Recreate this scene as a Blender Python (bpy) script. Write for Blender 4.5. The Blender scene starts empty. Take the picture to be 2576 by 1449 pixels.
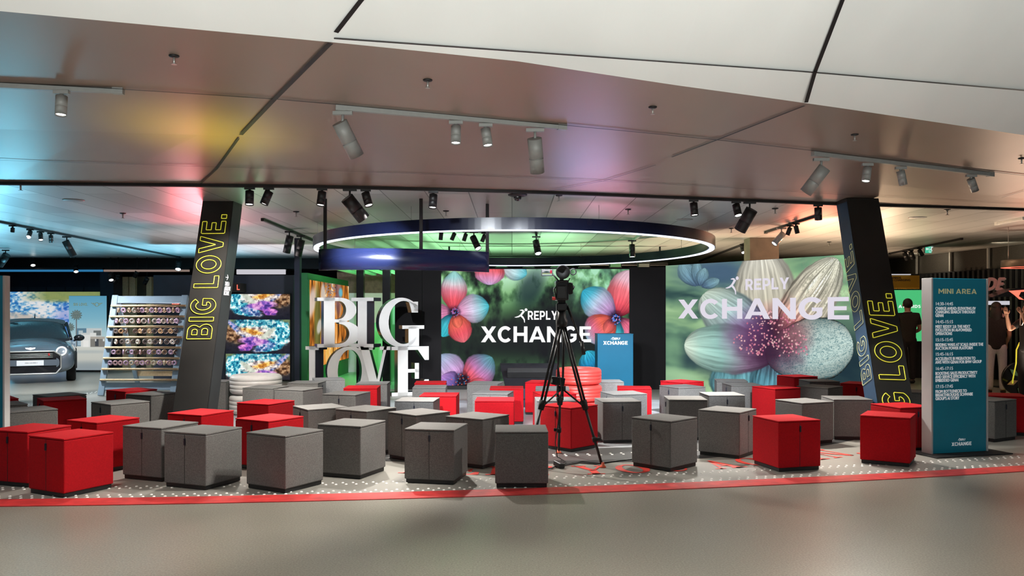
import bpy, bmesh, math, random
import numpy as np
from math import sin, cos, pi, radians
from mathutils import Vector, Matrix, Euler
from mathutils.geometry import tessellate_polygon

# ------------------------------------------------------------------ camera, world, exposure
SC = bpy.context.scene
COL = SC.collection
F, HX, HY, EYE = 2080.0, 1288.0, 788.0, 1.415          # focal length in px of a 2576 px wide frame, eye height in m
cam = bpy.data.cameras.new('camera')
cam.sensor_width = 36.0
cam.lens = 36.0 * F / 2576.0
cam.shift_y = (HY - 724.5) / 2576.0
cam.clip_end = 200
cam_o = bpy.data.objects.new('camera', cam)
COL.objects.link(cam_o)
cam_o.location = (0, 0, EYE)
cam_o.rotation_euler = (pi / 2, 0, 0)
SC.camera = cam_o
SC.view_settings.view_transform = 'Standard'
SC.view_settings.look = 'None'
SC.view_settings.gamma = 1.0
SC.view_settings.use_curve_mapping = False
SC.view_settings.exposure = 0.0

def new_world():
    w = bpy.data.worlds.new('hall_daylight')
    SC.world = w
    w.use_nodes = True
    n, l = w.node_tree.nodes, w.node_tree.links
    n.clear()
    out = n.new('ShaderNodeOutputWorld')
    bg = n.new('ShaderNodeBackground')
    tc = n.new('ShaderNodeTexCoord')
    sp = n.new('ShaderNodeSeparateXYZ')
    cr = n.new('ShaderNodeValToRGB')
    l.new(tc.outputs['Generated'], sp.inputs[0])
    l.new(sp.outputs['Z'], cr.inputs[0])
    e = cr.color_ramp.elements
    e[0].position, e[0].color = 0.0, (.30, .29, .27, 1)
    e[1].position, e[1].color = 0.6, (.62, .72, .78, 1)
    l.new(cr.outputs[0], bg.inputs['Color'])
    bg.inputs['Strength'].default_value = WORLD
    l.new(bg.outputs[0], out.inputs[0])
WORLD = 0.34
new_world()

def lamp(name, kind, loc, target, power, color=(1, 1, 1), size=.1, angle=60, blend=.5, size_y=None, parent=None):
    d = bpy.data.lights.new(name, kind)
    d.energy = power
    d.color = color
    if kind == 'AREA':
        d.size = size
        if size_y:
            d.shape = 'RECTANGLE'
            d.size_y = size_y
        d.spread = radians(angle)
    else:
        d.shadow_soft_size = size
    if kind == 'SPOT':
        d.spot_size = radians(angle)
        d.spot_blend = blend
    o = bpy.data.objects.new(name, d)
    COL.objects.link(o)
    v = Vector(target) - Vector(loc)
    o.rotation_euler = v.to_track_quat('-Z', 'Y').to_euler()
    o.location = loc
    if parent:
        o.parent = parent
        o.location = Vector(loc) - parent.location
    return o

# unseen fill light added to brighten the ceiling facet above the viewer
lamp('facet_fill', 'AREA', (0.8, -1.2, .3), (0.8, 1.8, 4.2), 570, (.97, 1, .96), 9.0, 100, size_y=2.0)
# unseen spots added overhead to brighten the foreground floor
for x in (-3.6, 0.2, 4.0):
    lamp('foreground_fill', 'SPOT', (x, 2.4, 4.2), (x, 3.1, 0), 1000, (1, .95, .86), .4, 68, 1.0)
# unseen coloured spots added below the metal ceiling to wash colour onto it
for nm, lo, ta, pw, co, an in [
        ('wash_cyan', (-8.6, 13.6, .5), (-8.3, 12.8, 2.8), 450, (.20, .72, 1), 140),
        ('wash_cyan', (-7.6, 18.6, .5), (-7.4, 17.8, 2.8), 900, (.20, .72, 1), 145),
        ('wash_cyan', (-11.4, 18.6, .5), (-11.2, 17.6, 2.8), 900, (.20, .72, 1), 145),
        ('wash_rose', (-5.6, 18.6, .6), (-5.4, 17.6, 2.8), 500, (1, .80, .80), 145),
        ('wash_rose', (-5.7, 15.4, .4), (-5.6, 14.6, 2.8), 330, (1, .84, .84), 145),
        ('wash_red', (-4.95, 13.2, 1.8), (-4.75, 12.3, 2.8), 150, (1, .08, .13), 110),
        ('wash_green', (-3.6, 10.9, 2.2), (-3.45, 10.6, 2.8), 14, (.10, 1, .25), 120),
        ('wash_green', (-1.4, 18.0, .6), (-1.2, 16.8, 2.8), 800, (.42, 1, .48), 145),
        ('wash_green', (0.9, 18.2, .6), (0.8, 17.2, 2.8), 450, (.45, 1, .52), 140),
        ('wash_pink', (1.3, 12.0, 1.9), (1.3, 11.3, 2.8), 34, (1, .35, .55), 110),
        ('wash_blue', (0.9, 10.0, 2.0), (0.9, 9.2, 2.9), 22, (.25, .45, 1), 120),
        ('wash_warm', (3.6, 17.6, .5), (3.4, 16.8, 2.8), 520, (1, .76, .52), 150),
        ('wash_warm', (6.0, 15.2, .5), (5.3, 14.0, 2.8), 800, (1, .70, .46), 145),
        ('wash_red', (5.4, 14.8, 1.9), (5.1, 14.2, 2.8), 200, (1, .22, .12), 130),
        ('wash_warm', (8.4, 13.2, .5), (8.2, 12.6, 2.8), 330, (1, .80, .60), 150),
        ('wash_warm', (8.4, 18.6, .5), (8.2, 17.6, 2.8), 300, (1, .70, .45), 150),
        ('wash_yellow', (-2.75, 7.5, 1.5), (-2.68, 7.2, 3.0), 170, (.95, .85, .02), 60)]:  # last one added to draw the yellow streak on the soffit
    lamp(nm, 'SPOT', lo, ta, pw, co, .45, an, 1.0)

for x, y in ((9.2, 19.4), (9.5, 16.4)):
    lamp('mesh_fill', 'SPOT', (x, y, 2.75), (x + .9, y + .3, 2.45), 45, (1, .85, .6), .05, 110, .9)  # warm fill spots added to make the mesh band show

def fl(px, py):
    d = EYE * F / (py - HY)
    return Vector(((px - HX) / F * d, d, 0))
def ce(px, py, e=1.41):
    d = e * F / (HY - py)
    return Vector(((px - HX) / F * d, d, EYE + e))
def at(px, py, d):
    return Vector(((px - HX) / F * d, d, EYE - (py - HY) / F * d))

# ------------------------------------------------------------------ materials
def lin(r, g, b):
    f = lambda c: (c / 255 / 12.92) if c / 255 <= .04045 else ((c / 255 + .055) / 1.055) ** 2.4
    return (f(r), f(g), f(b))
def mat(name, color, rough=.5, metal=0.0, noise=0.0, scale=40.0, bump=0.0, bscale=200.0, sheen=0.0, emit=None, estr=1.0, coat=0.0, spec=.5, trans=0.0, alpha=1.0):
    m = bpy.data.materials.new(name)
    m.use_nodes = True
    n, l = m.node_tree.nodes, m.node_tree.links
    b = n['Principled BSDF']
    b.inputs['Base Color'].default_value = (*color, 1)
    b.inputs['Roughness'].default_value = rough
    b.inputs['Metallic'].default_value = metal
    b.inputs['Specular IOR Level'].default_value = spec
    b.inputs['Coat Weight'].default_value = coat
    b.inputs['Coat Roughness'].default_value = .08
    b.inputs['Transmission Weight'].default_value = trans
    b.inputs['Alpha'].default_value = alpha
    if sheen:
        b.inputs['Sheen Weight'].default_value = sheen
        b.inputs['Sheen Roughness'].default_value = .5
    if emit:
        b.inputs['Emission Color'].default_value = (*emit, 1)
        b.inputs['Emission Strength'].default_value = estr
    tc = n.new('ShaderNodeTexCoord')
    if noise:
        t = n.new('ShaderNodeTexNoise')
        t.inputs['Scale'].default_value = scale
        t.inputs['Detail'].default_value = 3
        l.new(tc.outputs['Object'], t.inputs['Vector'])
        cr = n.new('ShaderNodeValToRGB')
        cr.color_ramp.elements[0].position = .3
        cr.color_ramp.elements[1].position = .7
        cr.color_ramp.elements[0].color = (*[c * (1 - noise) for c in color], 1)
        cr.color_ramp.elements[1].color = (*[min(1, c * (1 + noise)) for c in color], 1)
        l.new(t.outputs['Fac'], cr.inputs[0])
        l.new(cr.outputs[0], b.inputs['Base Color'])
    if bump:
        t2 = n.new('ShaderNodeTexNoise')
        t2.inputs['Scale'].default_value = bscale
        l.new(tc.outputs['Object'], t2.inputs['Vector'])
        bp = n.new('ShaderNodeBump')
        bp.inputs['Strength'].default_value = bump
        bp.inputs['Distance'].default_value = .003
        l.new(t2.outputs['Fac'], bp.inputs['Height'])
        l.new(bp.outputs[0], b.inputs['Normal'])
    return m
def emis(name, color, strength=1.0):
    m = bpy.data.materials.new(name)
    m.use_nodes = True
    n, l = m.node_tree.nodes, m.node_tree.links
    n.clear()
    o = n.new('ShaderNodeOutputMaterial')
    e = n.new('ShaderNodeEmission')
    e.inputs[0].default_value = (*color, 1)
    e.inputs[1].default_value = strength
    l.new(e.outputs[0], o.inputs[0])
    return m
def screen_mat(name, strength=1.0):
    m = emis(name, (1, 1, 1), strength)
    n, l = m.node_tree.nodes, m.node_tree.links
    a = n.new('ShaderNodeAttribute')
    a.attribute_name = 'pixels'
    l.new(a.outputs['Color'], n['Emission'].inputs[0])
    return m
def print_mat(name, rough=.5):
    m = mat(name, (1, 1, 1), rough)
    n, l = m.node_tree.nodes, m.node_tree.links
    a = n.new('ShaderNodeAttribute')
    a.attribute_name = 'pixels'
    l.new(a.outputs['Color'], n['Principled BSDF'].inputs['Base Color'])
    return m

M = {}
M['red_felt'] = mat('red_felt', (.42, .003, .008), .9, 0, .12, 90, .25, 500, 0, spec=.25)
M['grey_felt'] = mat('grey_felt', (.135, .13, .125), .95, 0, .28, 160, .35, 500, .05, spec=.3)
M['black_plinth'] = mat('black_plinth', (.008, .008, .009), .5, 0, .2)
M['navy_tab'] = mat('navy_tab', (.006, .009, .02), .5, 0, .2)
M['seam'] = mat('dark_seam', (.02, .018, .018), .9, 0, .2)
M['black'] = mat('black_paint', (.006, .006, .007), .5, 0, .2, 10)
M['black_gloss'] = mat('black_gloss', (.01, .01, .012), .15, 0, .2, 10)
M['black_matte'] = mat('black_matte', (.010, .009, .009), .85, 0, .2, 10)
M['navy'] = mat('navy_panel', (.022, .030, .050), .6, 0, .12, 4)
M['flank_blue'] = mat('flank_blue', (.030, .068, .13), .45, 0, .12, 4)
M['navy_dark'] = mat('navy_dark_panel', (.006, .012, .030), .5, 0, .2, 4)
M['brown_black'] = mat('brown_black_panel', (.0055, .0045, .005), .7, 0, .12, 4, spec=.15)
M['white'] = mat('white_paint', (.78, .76, .73), .5, 0, .04, 6)
M['white_sign'] = mat('white_sign_edge', (.50, .50, .50), .45, 0, .04, 6)
M['teal'] = mat('teal_print', (.003, .24, .37), .4, 0, .05, 3)
M['teal_lectern'] = mat('teal_lectern', (.0005, .085, .155), .5, 0, .06, 3, spec=.2)
M['yellow_line'] = mat('yellow_outline', (.75, .72, .06), .5, 0, .05, 8, emit=(.85, .80, .06), estr=.55)  # vinyl print; a glow is put in to keep it bright
M['yellow_dim'] = mat('pale_outline', (.60, .58, .30), .5, 0, .05, 8, emit=(.6, .6, .25), estr=.25)  # same print, with a weaker glow put in
M['ink_white'] = mat('white_print', (.85, .87, .88), .5, 0, .03, 8, emit=(.8, .85, .88), estr=.25)
M['ink_sand'] = mat('sand_print', (.50, .50, .26), .5, 0, .03, 8, emit=(.5, .5, .28), estr=.2)
M['screen_white'] = emis('screen_white', (1, 1, 1), 1.0)
M['wall_white'] = emis('wall_letter_white', lin(226, 220, 232), 1.0)  # printed letters given their own glow, like the wall print
M['grey_metal'] = mat('grey_lamp_metal', (.30, .31, .30), .45, .1, .05, 20)
M['silver'] = mat('silver_metal', (.45, .44, .42), .35, .6, .05, 20)
M['chrome'] = mat('chrome', (.75, .75, .76), .12, 1, .03, 20)
M['bulb'] = emis('lit_lens', (1, .96, .9), 9.0)
M['bulb_cool'] = emis('lit_lens_cool', (.85, .93, 1), 10.0)
M['lens_dark'] = mat('dark_lens', (.02, .02, .02), .1, 0, .1)
M['led'] = emis('ring_led', (.75, .80, 1), 2.6)
M['ring_black'] = mat('ring_gloss_black', (.004, .006, .022), .25, 0, .1, 3, spec=.35)
M['wood'] = mat('pale_wood', (.62, .46, .27), .6, 0, .12, 30)
M['wood_dark'] = mat('oak_wall', (.13, .085, .05), .6, 0, .25, 12)
M['concrete'] = mat('concrete', (.20, .17, .13), .8, 0, .15, 5)
M['rack_blue'] = mat('rack_grey_blue', (.26, .36, .45), .5, 0, .05, 8)
M['tyre_white'] = mat('white_tyre', (.72, .70, .66), .45, 0, .04, 12)
M['tyre_red'] = mat('red_tyre', (.72, .06, .05), .4, 0, .06, 12)
M['strip_red'] = mat('red_floor_strip', (.50, .035, .035), .4, 0, .25, 9)
M['floor_red'] = mat('red_floor_letter', (.62, .045, .03), .5, 0, .08, 9)
M['stud'] = mat('white_stud', (.80, .78, .74), .35, 0, .03)
M['cable'] = mat('cable_black', (.01, .01, .011), .5, 0, .1)
M['skin'] = mat('skin', (.42, .22, .15), .5, 0, .08, 20)
M['hair'] = mat('dark_hair', (.008, .007, .006), .6, 0, .3, 60)
M['cloth_black'] = mat('black_cloth', (.012, .011, .012), .9, 0, .3, 60)
M['cloth_brown'] = mat('dark_brown_cloth', (.02, .017, .014), .9, 0, .3, 60)
M['denim_white'] = mat('white_denim', (.50, .53, .57), .85, 0, .08, 60)
M['orange_foot'] = mat('orange_foot', (.8, .12, .05), .5, 0, .1)
M['mesh_panel'] = mat('black_mesh', (.045, .040, .035), .5, .4, .3, 60)
M['mustard'] = mat('mustard_sign', (.42, .24, .01), .5, 0, .08, 4)
M['green_screen'] = emis('green_screen', lin(76, 190, 120), 1.0)
M['red_led'] = emis('red_led', (1, .16, .10), 1.6)
M['bronze'] = mat('bronze_ring', (.14, .10, .07), .35, .6, .1, 6)
M['pink_neon'] = mat('dusty_pink_letters', (.42, .19, .15), .5, 0, .05, emit=(.6, .25, .2), estr=.2)
M['green_paint'] = mat('green_paint', (.01, .17, .045), .5, 0, .1, 4)
M['green_pale'] = mat('pale_green_panel', (.25, .58, .34), .5, 0, .05, 4)
M['recess_floor'] = mat('recess_floor', (.24, .55, .33), .35, 0, .08, 4)  # green light of the recess put into the floor colour

def metal_ceiling(name, color, rough, panels, metal=.4):
    m = bpy.data.materials.new(name)
    m.use_nodes = True
    n, l = m.node_tree.nodes, m.node_tree.links
    b = n['Principled BSDF']
    b.inputs['Metallic'].default_value = metal
    b.inputs['Roughness'].default_value = rough
    tc = n.new('ShaderNodeTexCoord')
    t = n.new('ShaderNodeTexNoise')
    mp = n.new('ShaderNodeMapping')
    mp.inputs['Scale'].default_value = (1.2, .5, 1)
    l.new(tc.outputs['Object'], mp.inputs[0])
    l.new(mp.outputs[0], t.inputs['Vector'])
    t.inputs['Scale'].default_value = 1.0
    cr = n.new('ShaderNodeValToRGB')
    cr.color_ramp.elements[0].color = (*[c * .85 for c in color], 1)
    cr.color_ramp.elements[1].color = (*[c * 1.12 for c in color], 1)
    l.new(t.outputs['Fac'], cr.inputs[0])
    if not panels:
        l.new(cr.outputs[0], b.inputs['Base Color'])
        return m
    br = n.new('ShaderNodeTexBrick')
    mp2 = n.new('ShaderNodeMapping')
    mp2.inputs['Rotation'].default_value = (0, 0, pi / 2)
    l.new(tc.outputs['Object'], mp2.inputs[0])
    l.new(mp2.outputs[0], br.inputs['Vector'])
    br.offset = .37
    br.inputs['Color1'].default_value = (1, 1, 1, 1)
    br.inputs['Color2'].default_value = (.68, .68, .68, 1)
    br.inputs['Mortar'].default_value = (.10, .10, .10, 1)
    br.inputs['Scale'].default_value = 1.0
    br.inputs['Mortar Size'].default_value = .006
    br.inputs['Brick Width'].default_value = 2.9
    br.inputs['Row Height'].default_value = .505
    mx = n.new('ShaderNodeMix')
    mx.data_type = 'RGBA'
    mx.blend_type = 'MULTIPLY'
    mx.inputs[0].default_value = 1
    l.new(cr.outputs[0], mx.inputs[6])
    l.new(br.outputs['Color'], mx.inputs[7])
    l.new(mx.outputs[2], b.inputs['Base Color'])
    return m
M['ceiling_panels'] = metal_ceiling('brushed_ceiling_panels', (.60, .59, .57), .34, True)
M['soffit'] = metal_ceiling('floor_tinted_soffit', (.33, .25, .205), .40, False)  # brown reflection of the floor put into the metal's colour
M['soffit_daylit'] = metal_ceiling('daylit_soffit', (.80, .80, .78), .6, False, .05)  # same metal, with reflected daylight put into its colour

def floor_mat():
    m = mat('polished_terrazzo', (.2, .19, .16), .2)
    n, l = m.node_tree.nodes, m.node_tree.links
    b = n['Principled BSDF']
    tc = n.new('ShaderNodeTexCoord')
    v = n.new('ShaderNodeTexNoise')
    v.inputs['Scale'].default_value = 90
    v.inputs['Detail'].default_value = 4
    w = n.new('ShaderNodeTexNoise')
    w.inputs['Scale'].default_value = .8
    l.new(tc.outputs['Object'], v.inputs['Vector'])
    l.new(tc.outputs['Object'], w.inputs['Vector'])
    cr = n.new('ShaderNodeValToRGB')
    e = cr.color_ramp.elements
    e[0].position, e[0].color = .35, (.185, .168, .135, 1)
    e[1].position, e[1].color = .65, (.30, .28, .235, 1)
    l.new(v.outputs['Fac'], cr.inputs[0])
    mx = n.new('ShaderNodeMix')
    mx.data_type = 'RGBA'
    mx.blend_type = 'MULTIPLY'
    mx.inputs[0].default_value = .35
    l.new(cr.outputs[0], mx.inputs[6])
    l.new(w.outputs['Fac'], mx.inputs[7])
    l.new(mx.outputs[2], b.inputs['Base Color'])
    b.inputs['Roughness'].default_value = .34
    b.inputs['Specular IOR Level'].default_value = .40
    return m
M['terrazzo'] = floor_mat()
M['vinyl'] = mat('grey_vinyl', (.235, .225, .20), .38, 0, .06, 2.5)
M['stage_floor'] = mat('pale_stage_floor', (.36, .38, .40), .35, 0, .06, 2)
M['step_dark'] = mat('dark_step_band', (.075, .075, .075), .4, 0, .1, 4)

# ------------------------------------------------------------------ mesh helpers
class MB:
    def __init__(s):
        s.v, s.f, s.mi, s.sm = [], [], [], []
    def add(s, vs, fs, mi=0, smooth=False):
        k = len(s.v)
        s.v += [Vector(v) for v in vs]
        s.f += [tuple(i + k for i in f) for f in fs]
        s.mi += [mi] * len(fs)
        s.sm += [smooth] * len(fs)
        return s
    def box(s, c, size, rot=None, mi=0, bev=0.0):
        hx, hy, hz = size[0] / 2, size[1] / 2, size[2] / 2
        R = rot.to_3x3() if isinstance(rot, Matrix) else (Euler(rot).to_matrix() if rot else Matrix.Identity(3))
        c = Vector(c)
        if bev <= 0:
            vs = [(x, y, z) for z in (-hz, hz) for y in (-hy, hy) for x in (-hx, hx)]
            fs = [(0, 2, 3, 1), (4, 5, 7, 6), (0, 1, 5, 4), (2, 6, 7, 3), (0, 4, 6, 2), (1, 3, 7, 5)]
            return s.add([c + R @ Vector(v) for v in vs], fs, mi)
        bm = bmesh.new()
        bmesh.ops.create_cube(bm, size=1)
        for v in bm.verts:
            v.co = Vector((v.co.x * size[0], v.co.y * size[1], v.co.z * size[2]))
        bmesh.ops.bevel(bm, geom=bm.edges[:], offset=bev, segments=3, affect='EDGES', profile=.5)
        bm.verts.index_update()
        s.add([c + R @ v.co for v in bm.verts], [[v.index for v in f.verts] for f in bm.faces], mi, False)
        bm.free()
        return s
    def quad(s, a, b, c, d, mi=0):
        return s.add([a, b, c, d], [(0, 1, 2, 3)], mi)
    def cyl(s, p0, p1, r0, r1=None, n=20, mi=0, caps=True):
        r1 = r0 if r1 is None else r1
        p0, p1 = Vector(p0), Vector(p1)
        d = (p1 - p0).normalized()
        a = d.orthogonal().normalized()
        b = d.cross(a)
        vs = []
        for p, r in ((p0, r0), (p1, r1)):
            vs += [p + (a * cos(2 * pi * i / n) + b * sin(2 * pi * i / n)) * r for i in range(n)]
        s.add(vs, [(i, (i + 1) % n, n + (i + 1) % n, n + i) for i in range(n)], mi, True)
        if caps:
            s.add(vs[:n], [tuple(range(n - 1, -1, -1))], mi)
            s.add(vs[n:], [tuple(range(n))], mi)
        return s
    def lathe(s, prof, mat4=None, n=32, mi=0, close=False):
        mat4 = mat4 or Matrix.Identity(4)
        vs = [mat4 @ Vector((r * cos(2 * pi * i / n), r * sin(2 * pi * i / n), z)) for r, z in prof for i in range(n)]
        m = len(prof)
        rng = range(m if close else m - 1)
        fs = [(j * n + i, j * n + (i + 1) % n, ((j + 1) % m) * n + (i + 1) % n, ((j + 1) % m) * n + i) for j in rng for i in range(n)]
        return s.add(vs, fs, mi, True)
    def tube(s, pts, r, n=8, mi=0, closed=False):
        pts = [Vector(p) for p in pts]
        m = len(pts)
        vs = []
        prev = None
        for i, p in enumerate(pts):
            if closed:
                d = (pts[(i + 1) % m] - pts[i - 1]).normalized()
            else:
                d = (pts[min(i + 1, m - 1)] - pts[max(i - 1, 0)]).normalized()
            if prev is None:
                a = d.orthogonal().normalized()
            else:
                a = (prev - d * prev.dot(d))
                a = a.normalized() if a.length > 1e-6 else d.orthogonal().normalized()
            prev = a
            b = d.cross(a)
            rr = r[i] if isinstance(r, (list, tuple)) else r
            vs += [p + (a * cos(2 * pi * k / n) + b * sin(2 * pi * k / n)) * rr for k in range(n)]
        fs = [(j * n + k, j * n + (k + 1) % n, ((j + 1) % m) * n + (k + 1) % n, ((j + 1) % m) * n + k)
              for j in range(m if closed else m - 1) for k in range(n)]
        s.add(vs, fs, mi, True)
        if not closed:
            s.add(vs[:n], [tuple(range(n - 1, -1, -1))], mi)
            s.add(vs[-n:], [tuple(range(n))], mi)
        return s
    def sphere(s, c, r, n=16, m=10, mi=0, sc=(1, 1, 1)):
        c = Vector(c)
        prof = [(sin(pi * j / m), -cos(pi * j / m)) for j in range(m + 1)]
        vs = [c + Vector((a * cos(2 * pi * i / n) * sc[0], a * sin(2 * pi * i / n) * sc[1], z * sc[2])) * r for a, z in prof for i in range(n)]
        return s.add(vs, [(j * n + i, j * n + (i + 1) % n, (j + 1) * n + (i + 1) % n, (j + 1) * n + i) for j in range(m) for i in range(n)], mi, True)
    def shape(s, contours, mat4, depth, mi=0, mi_side=None):
        """extrude a 2D outline with holes (x right, y up) along local +z by depth"""
        tri = tessellate_polygon([[Vector((x, y, 0)) for x, y in c] for c in contours])
        flat = [p for c in contours for p in c]
        n = len(flat)
        vs = [mat4 @ Vector((x, y, 0)) for x, y in flat] + [mat4 @ Vector((x, y, depth)) for x, y in flat]
        fs = []
        for t in tri:
            a, b, c = t
            ar = (flat[b][0] - flat[a][0]) * (flat[c][1] - flat[a][1]) - (flat[c][0] - flat[a][0]) * (flat[b][1] - flat[a][1])
            if abs(ar) < 1e-12:
                continue
            if ar < 0:
                a, c = c, a
            fs.append((a + n, b + n, c + n))
            if depth:
                fs.append((c, b, a))
        s.add(vs, fs, mi)
        if depth:
            k = 0
            sf = []
            for c in contours:
                m = len(c)
                sf += [(k + i, k + (i + 1) % m, n + k + (i + 1) % m, n + k + i) for i in range(m)]
                k += m
            s.add(vs, sf, mi if mi_side is None else mi_side)
        return s
    def xf(s, m4):
        s.v = [m4 @ v for v in s.v]
        return s
    def build(s, name, mats, parent=None, world=True, kind=None):
        off = parent.location.copy() if (parent is not None and world) else Vector((0, 0, 0))
        p = parent.parent if parent is not None and world else None
        while p is not None:
            off = off + p.location
            p = p.parent
        me = bpy.data.meshes.new(name)
        me.from_pydata([v - off for v in s.v], [], s.f)
        mats = mats if isinstance(mats, (list, tuple)) else [mats]
        for m in mats:
            me.materials.append(M[m] if isinstance(m, str) else m)
        me.polygons.foreach_set('material_index', s.mi)
        me.polygons.foreach_set('use_smooth', s.sm)
        me.update()
        bm = bmesh.new()
        bm.from_mesh(me)
        bmesh.ops.remove_doubles(bm, verts=bm.verts, dist=1e-6)
        bmesh.ops.recalc_face_normals(bm, faces=bm.faces)
        bm.to_mesh(me)
        bm.free()
        o = bpy.data.objects.new(name, me)
        COL.objects.link(o)
        if parent is not None:
            o.parent = parent
        if kind:
            o['kind'] = kind
        return o

def tag(o, label, cat, group=None, kind=None):
    o['label'] = label
    o['category'] = cat
    if group:
        o['group'] = group
    if kind:
        o['kind'] = kind
    return o
def thing(name, loc, label, cat, group=None, rz=0):
    o = bpy.data.objects.new(name, None)
    o.empty_display_size = .1
    COL.objects.link(o)
    o.location = loc
    o.rotation_euler = (0, 0, rz)
    return tag(o, label, cat, group)
def copy_tree(o, parent=None):
    c = o.copy()
    COL.objects.link(c)
    if parent is not None:
        c.parent = parent
    for ch in o.children:
        copy_tree(ch, c)
    return c
def struct(mb, name, mats):
    return mb.build(name, mats, kind='structure')
ORD = ['first', 'second', 'third', 'fourth', 'fifth', 'sixth', 'seventh', 'eighth', 'ninth', 'tenth', 'eleventh', 'twelfth', 'thirteenth', 'fourteenth']
def basis(o, ex, ey, ez):
    return Matrix(((ex[0], ey[0], ez[0], o[0]), (ex[1], ey[1], ez[1], o[1]), (ex[2], ey[2], ez[2], o[2]), (0, 0, 0, 1)))

# ------------------------------------------------------------------ lettering
def arc(cx, cy, rx, ry, a0, a1, n=18):
    return [(cx + rx * cos(radians(a0 + (a1 - a0) * i / n)), cy + ry * sin(radians(a0 + (a1 - a0) * i / n))) for i in range(n + 1)]
T = .21
SANS = {
 'X': (.92, [[[(0, 0), (.26, 0), (.46, .30), (.66, 0), (.92, 0), (.59, .505), (.91, 1), (.66, 1), (.465, .70), (.27, 1), (.01, 1), (.335, .505)]]]),
 'C': (.86, [[arc(.45, .5, .45, .52, 42, 318, 30) + arc(.45, .5, .24, .31, 318, 42, 24)]]),
 'H': (.84, [[[(0, 0), (T, 0), (T, .40), (.63, .40), (.63, 0), (.84, 0), (.84, 1), (.63, 1), (.63, .60), (T, .60), (T, 1), (0, 1)]]]),
 'A': (1.0, [[[(0, 0), (.23, 0), (.30, .18), (.70, .18), (.77, 0), (1, 0), (.60, 1), (.40, 1)], [(.36, .35), (.5, .74), (.64, .35)]]]),
 'N': (.86, [[[(0, 0), (T, 0), (T, .65), (.66, 0), (.86, 0), (.86, 1), (.65, 1), (.65, .35), (.20, 1), (0, 1)]]]),
 'G': (.92, [[arc(.46, .5, .46, .52, 42, 322, 30) + [(.84, .54), (.47, .54), (.47, .37), (.63, .37)] + arc(.46, .5, .24, .31, 322, 42, 24)]]),
 'E': (.70, [[[(0, 0), (.70, 0), (.70, .19), (.21, .19), (.21, .41), (.62, .41), (.62, .59), (.21, .59), (.21, .81), (.69, .81), (.69, 1), (0, 1)]]]),
 'L': (.64, [[[(0, 0), (.64, 0), (.64, .19), (.21, .19), (.21, 1), (0, 1)]]]),
 'I': (.21, [[[(0, 0), (.21, 0), (.21, 1), (0, 1)]]]),
 'O': (.96, [[arc(.48, .5, .48, .52, 0, 351, 39), arc(.48, .5, .26, .31, 0, 350, 35)]]),
 'V': (.94, [[[(.36, 0), (.58, 0), (.94, 1), (.70, 1), (.47, .30), (.24, 1), (0, 1)]]]),
 '.': (.22, [[[(0, 0), (.22, 0), (.22, .22), (0, .22)]]]),
 'B': (.76, [[[(0, 0), (.46, 0)] + arc(.46, .275, .30, .275, -75, 62, 12) + arc(.43, .755, .28, .245, -38, 75, 10) + [(.43, 1), (0, 1)],
              [(.21, .18), (.21, .42)] + arc(.44, .30, .10, .12, 90, -90, 8), [(.21, .60), (.21, .82)] + arc(.41, .71, .09, .11, 90, -90, 8)]]),
 'R': (.76, [[[(0, 0), (T, 0), (T, .32), (.36, .32), (.53, 0), (.77, 0), (.57, .37)] + arc(.40, .67, .34, .33, -58, 90, 14) + [(0, 1)],
              [(.21, .51), (.21, .81)] + arc(.40, .66, .13, .15, 90, -90, 8)]]),
 'P': (.74, [[[(0, 0), (T, 0), (T, .30), (.40, .30)] + arc(.40, .65, .34, .35, -90, 90, 16) + [(0, 1)],
              [(.21, .49), (.21, .81)] + arc(.40, .65, .13, .16, 90, -90, 8)]]),
 'Y': (.88, [[[(.33, 0), (.55, 0), (.55, .40), (.88, 1), (.64, 1), (.44, .61), (.24, 1), (0, 1), (.33, .40)]]]),
 'M': (1.02, [[[(0, 0), (T, 0), (T, .62), (.51, .18), (.81, .62), (.81, 0), (1.02, 0), (1.02, 1), (.83, 1), (.51, .52), (.19, 1), (0, 1)]]]),
 'D': (.84, [[[(0, 0), (.38, 0)] + arc(.38, .5, .46, .5, -90, 90, 18) + [(0, 1)], [(.21, .19), (.21, .81), (.38, .81)] + arc(.38, .5, .24, .31, 90, -90, 12)]]),
 'S': (.70, [[arc(.36, .72, .34, .29, 20, 200, 10) + [(.20, .50), (.46, .40)] + arc(.36, .28, .13, .12, 40, -150, 8) + [(.03, .25)] + arc(.35, .29, .35, .31, 200, 390, 12) + [(.55, .56), (.28, .64)] + arc(.36, .73, .12, .11, 220, 30, 8)]]),
 'T': (.74, [[[(.265, 0), (.475, 0), (.475, .81), (.74, .81), (.74, 1), (0, 1), (0, .81), (.265, .81)]]]),
 'W': (1.3, [[[(.26, 0), (.48, 0), (.65, .55), (.82, 0), (1.04, 0), (1.30, 1), (1.08, 1), (.92, .36), (.74, 1), (.56, 1), (.38, .36), (.22, 1), (0, 1)]]]),
}
SPACE = .34
def ring_half(x0, x1, y0, y1, thin, thick):
    cy, ry = (y0 + y1) / 2, (y1 - y0) / 2
    return [arc(x0, cy, x1 - x0, ry, -90, 90, 20) + arc(x0, cy, x1 - x0 - thick, ry - thin, 90, -90, 20)]
SF = .07
def box2(x0, y0, x1, y1):
    return [[(x0, y0), (x1, y0), (x1, y1), (x0, y1)]]
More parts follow.
